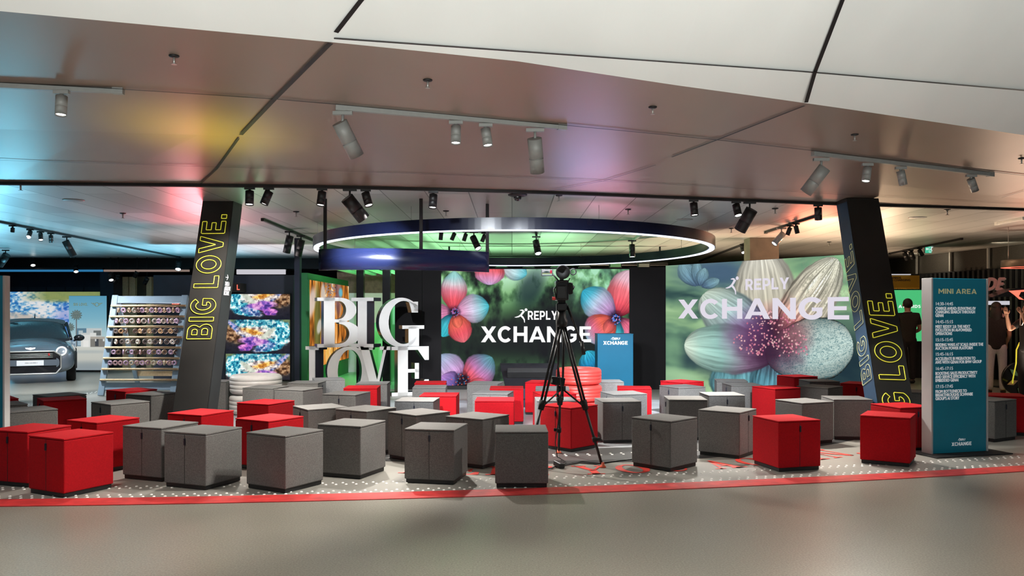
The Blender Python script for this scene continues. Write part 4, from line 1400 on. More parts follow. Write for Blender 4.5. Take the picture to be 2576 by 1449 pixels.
# --- flower wall on the right
ZW = 2.31
def wallpt(px, py):
    d = (ZW - EYE) * F / (HY - py)
    return Vector((wx(px, d), d, 0))
A, B = wallpt(1675, 668), wallpt(2130, 640)
dirw = (B - A).normalized()
B2 = A + dirw * ((B - A).length * 1.10)
LW = (B2 - A).length
nw = Vector((dirw.y, -dirw.x, 0))
fw = thing('picture_wall', tuple((A + B2) / 2), 'tall lit wall print of a huge white flower titled XCHANGE, right of the stage', 'wall picture')
c = (A + B2) / 2 - nw * .06
mb = MB()
mb.box((c.x, c.y, ZW / 2), (LW, .11, ZW), (0, 0, math.atan2(dirw.y, dirw.x)))
mb.build('wall_body', 'black_matte', fw)
def pic_wall_fit(U, V):
    # straighten the foreshortening of the snapshot the drawing was copied from: equal steps along the wall
    qa, qb = A.y, B2.y
    px = ((A.x * (1 - U) + B2.x * U) / (qa * (1 - U) + qb * U))
    x0, x1 = A.x / qa, B2.x / qb
    return pic_wall((px - x0) / (x1 - x0), V)
picture('printed_image', fw, (A.x + nw.x * .002, A.y + nw.y * .002, ZW - .004), dirw, (0, 0, 1), LW, ZW - .02, 440, 300, pic_wall_fit, M['print_glow'])
mb = MB()
def wall_u(px):
    t = (px - HX) / F
    return (t * A.y - A.x) / (dirw.x - t * dirw.y)
def wall_z(px, py):
    d = A.y + dirw.y * wall_u(px)
    return EYE - (py - HY) * d / F
u0, u1 = wall_u(1707), wall_u(2137)
z0 = wall_z(1707, 801)
base = A + nw * .008
put_text(mb, 'XCHANGE', SANS, basis((base.x + dirw.x * u0, base.y + dirw.y * u0, z0), dirw, (0, 0, 1), nw), wall_z(1707, 754) - z0, u1 - u0, .09, .002)
u0, u1 = wall_u(1876), wall_u(1986)
z0 = wall_z(1876, 730)
put_text(mb, 'REPLY', SANS, basis((base.x + dirw.x * u0, base.y + dirw.y * u0, z0), dirw, (0, 0, 1), nw), wall_z(1876, 702) - z0, u1 - u0, .12, .002)
u0 = wall_u(1826)
z0 = wall_z(1840, 741)
runner(mb, basis((base.x + dirw.x * u0, base.y + dirw.y * u0, z0), dirw, (0, 0, 1), nw), .31)
mb.build('title', 'wall_white', fw)
# --- stacked flower screens on the navy partition
a, b = at(569, 740, DN), at(730, 955, DN)
st = thing('flower_screen', ((a.x + b.x) / 2, DN, 0), 'upright screen on the navy partition showing three stacked coral coloured flowers', 'screen')
MB().box(((a.x + b.x) / 2, DN + .005, (a.z + b.z) / 2), (b.x - a.x + .03, .05, a.z - b.z + .03)).build('frame', 'black', st)
picture('screen_image', st, (a.x, DN - .024, a.z), (1, 0, 0), (0, 0, 1), b.x - a.x, a.z - b.z, 170, 226, pic_stack, M['screen'])
# --- golden screen inside the recess
g0, g1 = Vector((-3.868, 15.72, 2.05)), Vector((-3.868, 19.5, .36))
gs = thing('side_screen', (-3.86, 17.6, 0), 'tall side screen with orange and gold streaks, left of the big letters', 'screen')
MB().box((-3.862, 17.6, 1.2), (.02, 3.84, 1.74)).build('frame', 'green_paint', gs)
picture('screen_image', gs, (-3.846, 15.72, 2.05), (0, 1, 0), (0, 0, 1), 3.76, 1.69, 120, 200, pic_gold, M['screen'])
# --- car backdrop screen and palm poster
a, b = at(-40, 734, 21.4), at(258, 960, 21.4)
cs = thing('backdrop_screen', ((a.x + b.x) / 2, 21.4, 0), 'bright blue and white LED backdrop screen behind the parked car', 'screen')
MB().box(((a.x + b.x) / 2, 21.46, a.z / 2), (b.x - a.x, .1, a.z)).build('housing', 'black', cs)
picture('screen_image', cs, (a.x, 21.405, a.z), (1, 0, 0), (0, 0, 1), b.x - a.x, a.z - .02, 250, 180, pic_surf, M['screen'])
a, b = at(173, 744, 19.9), at(268, 939, 19.9)
po = thing('poster_stand', ((a.x + b.x) / 2, 19.9, 0), 'blue sky poster panel with palm trees standing right of the car', 'poster')
MB().box(((a.x + b.x) / 2, 19.96, a.z / 2), (b.x - a.x, .1, a.z)).build('panel', 'black', po)
picture('poster_print', po, (a.x, 19.906, a.z - .004), (1, 0, 0), (0, 0, 1), b.x - a.x, a.z - .05, 96, 194, pic_palm, M['print_glow'])
mb = MB()
q = at(185, 769, 19.9)
put_text(mb, 'BIG LOVE.', SANS, basis((q.x, 19.902, q.z), (1, 0, 0), (0, 0, 1), (0, -1, 0)), .065, .34, .16, .001)
q = at(243.5, 766, 19.9)
m4 = basis((q.x, 19.902, q.z), (1, 0, 0), (0, 0, 1), (0, -1, 0))
mb.shape([[(.05 * cos(2 * pi * i / 24), .05 * sin(2 * pi * i / 24)) for i in range(24)], [(.038 * cos(2 * pi * i / 24), .038 * sin(2 * pi * i / 24)) for i in range(24)]], m4, .001)
for s in (-1, 1):
    for k in range(3):
        mb.shape([[(s * .045, .03 - k * .022), (s * (.145 - k * .03), .04 - k * .022), (s * (.13 - k * .03), .026 - k * .022), (s * .045, .018 - k * .022)]], m4, .001)
mb.build('emblem', 'ink_sand', po)

# ------------------------------------------------------------------ BIG LOVE standing letters
DL = 14.25
def big_letter(ch, pl, pr, row, turn, label):
    z0, z1 = (at(0, 993, DL).z, at(0, 871, DL).z) if row else (at(0, 873, DL).z, at(0, 749, DL).z)
    z0 = .007 if row else z0
    xl, xr = wx(pl, DL), wx(pr, DL)
    w = (xr - xl) / max(.8, cos(radians(turn)))
    t = thing('standing_letter', ((xl + xr) / 2, DL, z0), label, 'letter', 'letters of the BIG LOVE. sign', radians(turn))
    gw, shapes = SERIF[ch]
    sx, hh, D = w / gw, z1 - z0, .24
    body, face = MB(), MB()
    for sh in shapes:
        cs = [[((x - gw / 2) * sx, y * hh) for x, y in c] for c in sh]
        body.shape(cs, basis((0, D * .5, 0), (1, 0, 0), (0, 0, 1), (0, -1, 0)), D - .012)
        face.shape(cs, basis((0, -D * .5 + .012, 0), (1, 0, 0), (0, 0, 1), (0, -1, 0)), .012)
    body.build('letter_body', 'letter_side', t, False)
    face.build('letter_face', 'white', t, False)
    return t
M['letter_side'] = mat('letter_side', (.035, .045, .055), .25, .3, .1, 4)
for args in (
    ('B', 800, 899, 0, 24, 'upper left white faced letter B of the BIG LOVE. sign'),
    ('I', 891, 951, 0, -24, 'slim white faced letter I between B and G of the sign'),
    ('G', 953, 1060, 0, 22, 'white faced letter G ending the upper word of the sign'),
    ('L', 776, 838, 1, -24, 'white faced letter L beginning the lower word of the sign'),
    ('O', 825, 930, 1, 20, 'white faced letter O, second in the lower word of the sign'),
    ('V', 905, 985, 1, 0, 'white faced letter V between O and E of the sign'),
    ('E', 984, 1072, 1, 22, 'white faced letter E near the black stage wall, lower word of the sign'),
    ('.', 1056, 1076, 1, 10, 'white full stop standing on the floor after the letter E')):
    big_letter(*args)

# ------------------------------------------------------------------ teal totems and lectern
p0, p1 = fl(2345, 1146), fl(2486, 1138)
tz = at(2350, 700, p0.y).z
ex = (p1 - p0).normalized()
ey_ = Vector((-ex.y, ex.x, 0))
TW = (p1 - p0).length
t = thing('info_totem', tuple((p0 + p1) / 2 + ey_ * .06), 'tall teal schedule sign headed MINI AREA at the right', 'sign')
c = (p0 + p1) / 2 + ey_ * .07
ang = math.atan2(ex.y, ex.x)
MB().box((c.x, c.y, tz / 2 + .008), (TW - .03, .12, tz - .012), (0, 0, ang), bev=.004).build('panel', 'teal', t)
for s, q in ((-1, p0), (1, p1)):
    cc = q + ey_ * .07 - ex * s * .005
    MB().box((cc.x, cc.y, tz / 2 + .006), (.02, .135, tz - .002), (0, 0, ang), bev=.004).build('edge_profile', 'white_sign', t)
cb = (p0 + p1) / 2 + ey_ * .07 + ex * .02
MB().box((cb.x, cb.y - .05, .010), (.93, .40, .008), (0, 0, ang)).build('base_plate', 'black_matte', t)
fo = p0 + ey_ * .009
def tm(u, z): return basis(fo + ex * u + Vector((0, 0, z)), ex, (0, 0, 1), -ey_)
def zof(py): return at(2420, py, 8.3).z
mb = MB()
put_text(mb, 'MINI AREA', SANS, tm(.085, zof(739)), .050, .47, .14, .001)
mb.build('heading', 'ink_sand', t)
mb = MB()
ROWS = [(765, '14:30-14:45', 'CHARGE AHEAD: ELEVATING EV\nCHARGING SEARCH THROUGH\nGENAI', 776), (810, '14:45-15:15', 'MEET REDDY 2.0: THE NEXT\nEVOLUTION IN AI-POWERED\nOPERATIONS', 821.5),
        (855, '15:15-15:45', 'BIDDING WARS AT SCALE: INSIDE THE\nAUCTION POWER PLATFORM', 867), (891, '15:45-16:15', 'ACCELERATE BI MIGRATION TO\nAWS WITH GENAI FOR BMW GROUP', 902),
        (927, '16:45-17:15', 'BOOSTING SALES PRODUCTIVITY\nAND SERVICE EFFICIENCY WITH\nEMBEDDED GENAI', 938.5), (972, '17:15-17:45', 'FROM BOTTLENECKS TO\nBREAKTHROUGHS: SCHWABE\nGROUP\'S AI STORY', 984)]
for py, tt, body, pb in ROWS:
    font_text(mb, tt, tm(.045, zof(py) - .013), .046, .0012)
    font_text(mb, body, tm(.045, zof(pb) - .014), .0425, .0038, .80, .83)
logo(mb, tm(.245, zof(1122)), .245, depth=.001)
mb.build('lettering', 'ink_white', t)
# the sign at the left edge, seen from its right end
t = thing('info_totem', (-5.13, 7.8, 0), 'teal sign with white edge, cut by the left picture edge', 'sign')
zt = at(0, 695, 7.78).z
MB().box((-5.145, 7.8, zt / 2 + .006), (.74, .07, zt), bev=.004).build('panel', 'teal', t)
MB().box((-4.77, 7.8, zt / 2 + .006), (.02, .085, zt), bev=.003).build('edge_profile', 'white_sign', t)
MB().box((-5.145, 7.74, .009), (.7, .3, .008)).build('base_plate', 'black_matte', t)
# lectern
d = 13.9
t = thing('lectern', (wx(1548, d), d + .2, 0), 'blue box lectern with white XCHANGE logo in front of the stage screen', 'lectern')
zl = at(0, 841, d).z
w = wx(1593, d) - wx(1503, d)
MB().box((wx(1548, d), d + .22, zl / 2 + .004), (w, .44, zl - .006), bev=.006).build('cabinet', 'teal_lectern', t)
MB().box((wx(1548, d), d + .22, zl + .003), (w + .006, .45, .012), bev=.003).build('top_board', 'teal_lectern', t)
mb = MB()
logo(mb, basis((wx(1517.5, d), d - .002, at(0, 867, d).z), (1, 0, 0), (0, 0, 1), (0, -1, 0)), wx(1579, d) - wx(1517.5, d))
mb.build('lettering', 'ink_white', t)
# stage monitor on the floor, seen from behind
d = 12.6
t = thing('floor_monitor', (wx(1330, d), d, 0), 'black tilted floor monitor seen from behind in front of the stage screen', 'monitor')
xl, xr = wx(1258, d), wx(1404, d)
zt = at(0, 919, d).z
mb = MB()
mb.add([(xl, d, zt), (xr, d, zt), (xr - .12, d - .28, .13), (xl + .12, d - .28, .13), (xl, d + .05, zt + .03), (xr, d + .05, zt + .03), (xr - .12, d - .22, .12), (xl + .12, d - .22, .12)],
       [(0, 1, 2, 3), (4, 7, 6, 5), (0, 4, 5, 1), (2, 6, 7, 3), (0, 3, 7, 4), (1, 5, 6, 2)])
mb.build('housing', 'black_gloss', t)
MB().box(((xl + xr) / 2, d - .10, zt - .11), (xr - xl - .22, .10, .12), (.6, 0, 0), bev=.01).build('connector_box', 'black_matte', t)
for s in (xl + .2, xr - .2):
    MB().box((s, d - .12, .09), (.05, .34, .17), (.0, 0, 0)).build('foot', 'black_matte', t)
MB().box(((xl + xr) / 2, d - .26, .15), (xr - xl - .3, .03, .28), (.25, 0, 0)).build('back_cover', 'navy', t)

# ------------------------------------------------------------------ camera on tripod
apx = Vector((.470, 7.82, 1.285))
t = thing('tripod', (apx.x, apx.y, 0), 'black camera tripod standing among the stools at the centre', 'tripod')
feet = [Vector((.127, 7.55, 0)), Vector((.83, 7.56, 0)), Vector((.470, 8.33, 0))]
MB().lathe([(0, 0), (.045, 0), (.055, .03), (.055, .06), (.04, .09), (.036, .16), (0, .16)], Matrix.Translation(apx), 24).build('head_bowl', 'black', t)
MB().box((apx.x, apx.y, apx.z + .19), (.10, .12, .07), bev=.01).build('fluid_head', 'black_gloss', t)
MB().cyl((apx.x + .05, apx.y - .02, apx.z + .2), (apx.x + .17, apx.y - .30, apx.z - .16), .011).cyl((apx.x + .165, apx.y - .28, apx.z - .13), (apx.x + .18, apx.y - .34, apx.z - .24), .017).build('pan_handle', 'black', t)
spread = Vector((apx.x + .005, apx.y + .02, .70))
for f in feet:
    dv = (f - apx)
    knee = apx + dv * .56
    side = dv.cross(Vector((0, 0, 1))).normalized() * .024
    top = apx + Vector((dv.x * .04, dv.y * .04, .02))
    mb = MB()
    for s in (-1, 1):
        mb.cyl(top + side * s, knee + side * s, .0115)
    mb.cyl(knee - dv * .02, f - dv * .03 + Vector((0, 0, .0)), .0125)
    leg = mb.build('leg', 'black', t)
    MB().cyl(knee - dv * .03, knee + dv * .035, .034, .026).build('leg_clamp', 'black_matte', leg)
    k2 = apx + dv * .80
    MB().cyl(k2 - dv * .015, k2 + dv * .02, .021).box(k2 + Vector((.03 if f.x > .5 else -.03, -.01, 0)), (.05, .02, .03), bev=.004).build('lock_lever', 'black_matte', leg)
    MB().lathe([(0, .045), (.012, .045), (.016, .02), (.03, .0075), (.03, .0), (0, .0)], Matrix.Translation((f.x, f.y, .0075)), 16).build('foot_pad', 'orange_foot', leg)
    MB().cyl(spread, apx + dv * .58, .008).build('spreader_arm', 'black', t)
MB().cyl(spread - Vector((0, 0, .02)), spread + Vector((0, 0, .025)), .035).build('spreader_hub', 'black_matte', t)
b = spread + Vector((-.02, -.02, .04))
t2 = thing('battery_pack', (b.x, b.y, b.z - .013), 'small black battery box resting on the tripod spreader', 'battery')
MB().box(b + Vector((-.03, 0, .035)), (.13, .11, .075), (0, .15, .2), bev=.008).build('case', 'black_gloss', t2)
MB().box(b + Vector((-.04, -.056, .035)), (.09, .004, .03), (0, .15, .2)).build('display', 'grey_metal', t2)
# video camera
q = apx + Vector((0, 0, .235))
t = thing('video_camera', tuple(q), 'black video camera with round viewfinder on the tripod', 'camera')
MB().box(q + Vector((0, .04, .11)), (.12, .30, .19), bev=.015).build('body', 'black_gloss', t)
MB().box(q + Vector((0, .02, .003)), (.07, .12, .036), bev=.004).build('quick_release_plate', 'black_matte', t)
MB().box(q + Vector((.075, .03, .13)), (.06, .12, .11), bev=.015).box(q + Vector((.10, .10, .14)), (.05, .06, .05), (0, .5, 0), bev=.01).build('hand_grip', 'black_matte', t)
MB().box(q + Vector((-.01, -.12, .09)), (.085, .06, .12), bev=.008).build('battery', 'black', t)
MB().lathe([(.0, .10), (.025, .10), (.035, .04), (.062, -.03), (.066, -.045), (.058, -.045), (.05, -.03), (0, .02)], Matrix.Translation(q + Vector((.0, -.14, .275))) @ Matrix.Rotation(pi / 2, 4, 'X') @ Matrix.Rotation(pi, 4, 'X'), 28).build('viewfinder_cup', 'black_matte', t)
MB().cyl(q + Vector((0, -.05, .27)), q + Vector((0, .12, .27)), .03).box(q + Vector((0, .02, .225)), (.03, .16, .05)).build('viewfinder', 'black', t)
MB().cyl(q + Vector((0, .18, .12)), q + Vector((0, .36, .12)), .055, .065).build('lens', 'black_gloss', t)
MB().tube([q + Vector((.105 + .028 * cos(a / 12 * 2 * pi), -.05, .285 + .028 * sin(a / 12 * 2 * pi))) for a in range(12)], .006, 8, closed=True).cyl(q + Vector((.05, -.02, .265)), q + Vector((.08, -.05, .28)), .007).build('ring_clip', 'black', t)
MB().tube([q + Vector((-.06, -.09, .04)), q + Vector((-.075, -.13, .12)), q + Vector((-.03, -.17, .19)), q + Vector((.05, -.16, .19)), q + Vector((.07, -.1, .22))], .006).build('cable_loop', 'cable', t)
MB().cyl(q + Vector((-.09, -.02, .035)), q + Vector((-.05, -.02, .035)), .016).build('red_connector', 'tyre_red', t)
mo = q + Vector((-.142, -.08, .275))
dis = MB().box(mo, (.108, .02, .064), bev=.003).build('side_monitor', 'black', t)
MB().cyl(mo + Vector((.05, .01, -.01)), q + Vector((-.03, -.02, .20)), .007).build('monitor_arm', 'black', t)
picture('monitor_picture', dis, (mo.x - .045, mo.y - .0115, mo.z + .026), (1, 0, 0), (0, 0, 1), .09, .052, 40, 24, pic_monitor, M['screen'])
# cables from the camera to the floor
mb = MB()
mb.tube([q + Vector((-.05, -.03, -.02)), (.42, 7.7, 1.0), (.455, 7.62, .72), (.43, 7.60, .45), (.40, 7.65, .22), (.43, 7.85, .05), (.47, 7.95, .016)], .0045)
mb.tube([(.40, 7.55, .012), (.52, 7.62, .02), (.62, 7.75, .014), (.78, 7.70, .012), (1.0, 7.86, .012), (1.25, 8.0, .012), (1.6, 8.2, .012)], .007)
mb.tube([(.44, 7.60, .014), (.55, 7.70, .02), (.66, 7.82, .014), (.82, 7.74, .012), (1.1, 7.93, .012), (1.4, 8.05, .012)], .006)
mb.tube([(.47, 7.95, .016), (.50, 7.80, .02), (.46, 7.66, .022), (.36, 7.48, .014), (.1, 7.30, .012)], .006)
mb.box((.43, 7.55, .035), (.06, .12, .05), (.1, .1, .5), bev=.012)
tag(mb.build('power_cable', 'cable'), 'black cable and adapter hanging from the tripod and trailing over the floor', 'cable')

# ------------------------------------------------------------------ doughnut rack
Yf, Yt, Zt = 14.0, 14.52, at(0, 743, 14.52).z
def rk(px, z):                                             # point on the leaning front of the rack
    y = Yf + (Yt - Yf) * z / Zt
    return Vector((wx(px, y), y, z))
def rz(py):
    lo, hi = 0, Zt + .2
    for _ in range(40):
        m = (lo + hi) / 2
        p = rk(300, m)
        if HY - (p.z - EYE) * F / p.y > py: lo = m
        else: hi = m
    return lo
t = thing('display_rack', (-6.38, 14.25, 0), 'grey blue A-frame rack with eight pale wooden rails for doughnuts', 'rack')
def beam(a, b, w, th):
    a, b = Vector(a), Vector(b)
    ez = (b - a).normalized()
    ex = Vector((1, 0, 0)) if abs(ez.x) < .9 else Vector((0, 0, 1))
    ex = (ex - ez * ex.dot(ez)).normalized()
    ey = ez.cross(ex)
    return MB().box((a + b) / 2, (w, th, (b - a).length), basis((0, 0, 0), ex, ey, ez), bev=.006)
XL, XR = -6.96, -5.74
tilt = (Yt - Yf) / Zt
for X in (XL, XR):
    beam((X, Yf, .02), (X, Yt, Zt), .105, .045).build('post', 'rack_blue', t)
    beam((X, Yt + .9, .02), (X, Yt + .03, Zt - .02), .075, .045).build('rear_leg', 'rack_blue', t)
for py, h in ((754, .125), (972, .125)):
    z = rz(py)
    p = Yf + tilt * z
    MB().box(((XL + XR) / 2, p, z), (XR - XL - .11, .04, h), (-math.atan(tilt), 0, 0)).build('crossbar', 'rack_blue', t)
MB().box(((XL + XR) / 2, Yt + .78, .30), (XR - XL, .03, .09)).build('rear_crossbar', 'wood', t)
MB().box(((XL + XR) / 2, Yt + .66, .52), (XR - XL, .03, .05)).build('rear_crossbar', 'wood', t)
RAILS = [769, 796, 821.5, 848, 874, 901, 928, 955]
for k, py in enumerate(RAILS):
    z = rz(py)
    y = Yf + tilt * z - .05
    MB().cyl((XL - .03 + .0, y, z), (XR + .05, y, z), .019, n=12).build('rail', 'wood', t)
DC = {'tan': (.42, .29, .20), 'lil': (.62, .42, .60), 'wht': (.78, .70, .62), 'brn': (.17, .10, .08), 'car': (.62, .38, .20), 'gry': (.20, .155, .145), 'pnk': (.62, .38, .42), 'crm': (.66, .56, .42)}
for k_, v_ in DC.items():
    M['icing_' + k_] = mat('icing_' + k_, v_, .45, 0, .1, 80)
M['dough'] = mat('dough', (.50, .34, .22), .7, 0, .15, 60)
DN_ = {'tan': 'tan', 'lil': 'lilac', 'wht': 'white', 'brn': 'brown', 'car': 'caramel', 'gry': 'grey brown', 'pnk': 'pink', 'crm': 'cream'}
def donut(col, first={}):
    if col in first:
        c = first[col].copy()
        COL.objects.link(c)
        return c
    R, r, n, m = .030, .0155, 24, 12
    vs = [((R + r * cos(2 * pi * j / m)) * cos(2 * pi * i / n), (r * 1.15) * sin(2 * pi * j / m), (R + r * cos(2 * pi * j / m)) * sin(2 * pi * i / n)) for i in range(n) for j in range(m)]
    mb = MB()
    for i in range(n):
        for j in range(m):
            mb_f = (i * m + j, ((i + 1) % n) * m + j, ((i + 1) % n) * m + (j + 1) % m, i * m + (j + 1) % m)
            front = j >= m // 2 - 1
            mb.f.append(mb_f)
            mb.mi.append(0 if front else 1)
            mb.sm.append(True)
    mb.v = [Vector(v) for v in vs]
    mb.box((0, 0, .058), (.003, .003, .034), mi=1)
    o = first[col] = mb.build('doughnut', ['icing_' + col, 'dough'])
    return o
DR = [
 (268, [(268,'tan',50),(338,'lil',5),(417,'tan',40),(487,'wht',60),(545,'brn',40),(600,'lil',5),(660,'tan',20),(735,'lil',10),(790,'tan',35),(850,'lil',5),(908,'tan',35),(972,'lil',5),(1033,'tan',60),(1097,'lil',5)]),
 (412, [(245,'lil',40),(310,'wht',50),(376,'lil',8),(457,'wht',8),(551,'pnk',30),(622,'wht',20),(695,'lil',60),(775,'wht',20),(835,'lil',15),(898,'wht',55),(958,'lil',55),(1020,'wht',20),(1082,'lil',5)]),
 (560, [(235,'gry',10),(305,'car',10),(370,'gry',40),(505,'brn',10),(572,'car',20),(628,'gry',55),(705,'car',5),(770,'gry',15),(856,'car',5),(925,'gry',35),(1000,'car',5),(1072,'gry',10)]),
 (705, [(232,'wht',35),(320,'gry',5),(400,'wht',5),(475,'gry',25),(540,'wht',20),(640,'gry',10),(712,'wht',5),(782,'gry',20),(857,'wht',40),(942,'gry',25),(1022,'wht',5),(1090,'gry',20)]),
 (858, [(203,'lil',5),(270,'brn',10),(340,'lil',60),(398,'gry',35),(458,'lil',10),(510,'brn',15),(572,'pnk',50),(637,'brn',10),(702,'lil',5),(765,'tan',25),(833,'lil',5),(912,'tan',50),(1002,'lil',5),(1070,'brn',60)]),
 (1005, [(152,'lil',10),(226,'pnk',5),(296,'pnk',5),(375,'lil',5),(452,'crm',5),(530,'pnk',10),(602,'lil',5),(678,'pnk',15),(763,'crm',5),(850,'lil',5),(910,'crm',55),(982,'pnk',5),(1052,'lil',5)])]
RN = ['topmost', 'second', 'third', 'fourth', 'fifth', 'sixth']
for k, (cy, row) in enumerate(DR):
    z = rz(RAILS[k]) - .019 - .046 - .012
    for j, (cx, col, yaw) in enumerate(row):
        y = Yf + tilt * (z + .07) - .05
        o = donut(col)
        o.location = (wx(250 + cx / 5.571, y), y, z)
        o.rotation_euler = (0, 0, radians(yaw * (1 if j % 2 else -1)))
        tag(o, '%s iced doughnut, %s from the left on the %s rail of the rack' % (DN_[col], ORD[j], RN[k]), 'doughnut', 'doughnuts hanging on the wooden rack')

# ------------------------------------------------------------------ hanging light ring and curved band
NEAR, RR = 10.55, 3.27
CYR = NEAR + RR
zb_near, zb_far = EYE + 211 * NEAR / F, EYE + 120 * (NEAR + 2 * RR) / F
RX = wx(1293, CYR)
t = thing('ring_light', (RX, CYR, zb_near), 'large black hanging ring with a white blue LED line along its lower rim', 'ceiling lamp')
def rp(a, r, dz):
    y = CYR + r * sin(a)
    s = (y - NEAR) / (2 * RR)
    return Vector((RX + r * cos(a), y, zb_near + (zb_far - zb_near) * s + dz))
def ringmesh(r0, r1, z0, z1, a0=0, a1=2 * pi, n=240):
    mb = MB()
    for i in range(n):
        p, q = a0 + (a1 - a0) * i / n, a0 + (a1 - a0) * (i + 1) / n
        v = [rp(p, r0, z0), rp(p, r1, z0), rp(q, r1, z0), rp(q, r0, z0), rp(p, r0, z1), rp(p, r1, z1), rp(q, r1, z1), rp(q, r0, z1)]
        mb.add(v, [(0, 1, 2, 3), (4, 7, 6, 5), (0, 3, 7, 4), (1, 5, 6, 2)], 0, False)
    return mb
ringmesh(RR - .11, RR, .0, .155).build('ring_body', 'ring_black', t)
ringmesh(RR - .090, RR - .012, -.012, .0).build('led_strip', 'led', t)
for i in range(8):
    a = radians(20 + i * 45)
    p = rp(a, RR - .05, .155)
    MB().cyl(p, (p.x, p.y, CZ), .0035, n=6).build('suspension_wire', 'silver', t)
# curved dark band hanging below the ring on three rods
t = thing('curved_band', (wx(1010, 10.2), 10.6, 2.0), 'glossy dark curved band hanging on rods below the light ring at left', 'hanging panel')
pts = []
cxb, cyb, Rb = wx(985, 10.9), 13.35, 3.1
import bisect
mb = MB()
a0 = math.atan2(0, 1)
xs_ = [wx(806, 10.3) + (wx(1232, 11.0) - wx(806, 10.3)) * i / 40 for i in range(41)]
def band_y(x):
    s = (x - wx(940, 10.1)) / 1.4
    return 10.05 + .62 * s * s
for x0, x1 in zip(xs_, xs_[1:]):
    y0, y1 = band_y(x0), band_y(x1)
    for dy in (0, .05):
        mb.add([(x0, y0 + dy, 1.945), (x1, y1 + dy, 1.945), (x1, y1 + dy, 2.205), (x0, y0 + dy, 2.205)], [(0, 1, 2, 3)], 0, True)
    mb.add([(x0, y0, 1.945), (x1, y1, 1.945), (x1, y1 + .05, 1.945), (x0, y0 + .05, 1.945)], [(0, 1, 2, 3)], 0)
    mb.add([(x0, y0, 2.205), (x1, y1, 2.205), (x1, y1 + .05, 2.205), (x0, y0 + .05, 2.205)], [(0, 1, 2, 3)], 0)
for x in (xs_[0], xs_[-1]):
    y = band_y(x)
    mb.quad((x, y, 1.945), (x, y + .05, 1.945), (x, y + .05, 2.205), (x, y, 2.205))
mb.build('band', 'ring_black', t)
for px in (825, 1063, 1224):
    x = wx(px, 10.35)
    y = band_y(x) + .025
    MB().cyl((x, y, 2.2), (x, y, CZ), .022, n=12).build('rod', 'black_matte', t)

# ------------------------------------------------------------------ spotlights and their tracks
def spot(name, p, aim, size, colr, lit, label, group, power=0, ang=60, tint=(1, .95, .88), lens='bulb', beam=None):
    """p: point on the track; aim: direction the cylinder points; size = (radius, length)"""
    p = Vector(p)
    a = Vector(aim).normalized()
    r, L = size
    t = thing(name, tuple(p), label, 'spotlight', group)
    big = L > .2
    MB().box(p + Vector((0, 0, -.012)), (.15 if big else .11, .034, .026)).build('track_adapter', colr, t)
    j = p + Vector((0, 0, -.03 - (.06 if big else .012)))
    MB().cyl(p + Vector((0, 0, -.02)), j, .011 if big else .014, n=10).build('joint', colr, t)
    back = j - a * (L * (.18 if big else .10)) + Vector((0, 0, -r * (.7 if big else .35)))
    end = back + a * L
    mb = MB()
    mb.cyl(back, back + a * L * .56, r, n=28)
    mb.cyl(back + a * L * .56, back + a * L * .58, r * .95, n=28)
    mb.cyl(back + a * L * .58, end, r, n=28, caps=False)
    mb.cyl(end, end - a * .015, r, r * .86, n=28, caps=False)
    mb.cyl(end - a * .02, end - a * .03, r * .9, n=28)
    mb.build('lamp_body', colr, t)
    MB().cyl(end - a * .019, end - a * .012, r * .86, n=28).build('lens', lens if lit else 'lens_dark', t)
    if power:
        lamp('spot_beam', 'SPOT', tuple(end + a * .01), tuple(beam or (end + a)), power, tint, .05, ang, .6, parent=t)
    return t
def track(a, b, m, label, grp, w=.036, h=.036):
    a, b = Vector(a), Vector(b)
    c = (a + b) / 2
    d = b - a
    t = thing('ceiling_track', tuple(c), label, 'light track', grp)
    ex = d.normalized()
    ey = Vector((0, 0, 1)).cross(ex).normalized()
    MB().box(c, (d.length, w, h), basis((0, 0, 0), ex, ey, ex.cross(ey))).build('rail', m, t)
    for q, s in ((a, 1), (b, -1)):
        MB().box(q + ex * s * .035, (.075, w + .008, h + .008), basis((0, 0, 0), ex, ey, ex.cross(ey))).build('end_cap', m, t)
    return t
SM, BG = (.040, .145), (.060, .29)
SK, BK = (.046, .155), (.075, .30)
def son(px, py, dz=.02): return on_facet(px, py) - Vector((0, 0, dz))
track(son(-200, ip(SEAM1, -200) + 5), son(310, 223), 'grey_metal', 'grey light track on the soffit at upper left', 'soffit tracks')
track(son(845, 264), son(1424, 315), 'grey_metal', 'grey light track on the soffit at the centre', 'soffit tracks')
track(son(2045, 381), son(2497, 435), 'grey_metal', 'grey light track on the soffit at upper right', 'soffit tracks')
g = 'grey track spotlights'
PW = 165
W_SPOT = (1, .95, .87)
spot('spotlight', son(155, 214, .04), (.03, -.14, -1), SM, 'grey_metal', 1, 'single lit grey spotlight on the left soffit track', g, 120, 75, W_SPOT)
spot('spotlight', son(862, 268, .04), (.42, .45, -.9), BG, 'grey_metal', 1, 'large grey cylinder spotlight at the left end of the central track', g, 1100, 56, (.88, .94, 1), beam=(.4, 12.4, .2))
spot('spotlight', son(1147, 292, .04), (0, -.14, -1), SM, 'grey_metal', 1, 'left one of the two small lit grey spotlights on the central track', g, 300, 80, W_SPOT, beam=(-2.4, 6.5, .2))
spot('spotlight', son(1222, 299, .04), (.14, -.14, -1), SM, 'grey_metal', 1, 'right one of the two small lit grey spotlights on the central track', g, 300, 80, W_SPOT, beam=(-2.4, 6.5, .2))
spot('spotlight', son(1346, 312, .04), (.10, .45, -.95), BG, 'grey_metal', 1, 'large grey cylinder spotlight at the right end of the central track', g, 1100, 56, (.88, .94, 1), beam=(.9, 12.4, .2))
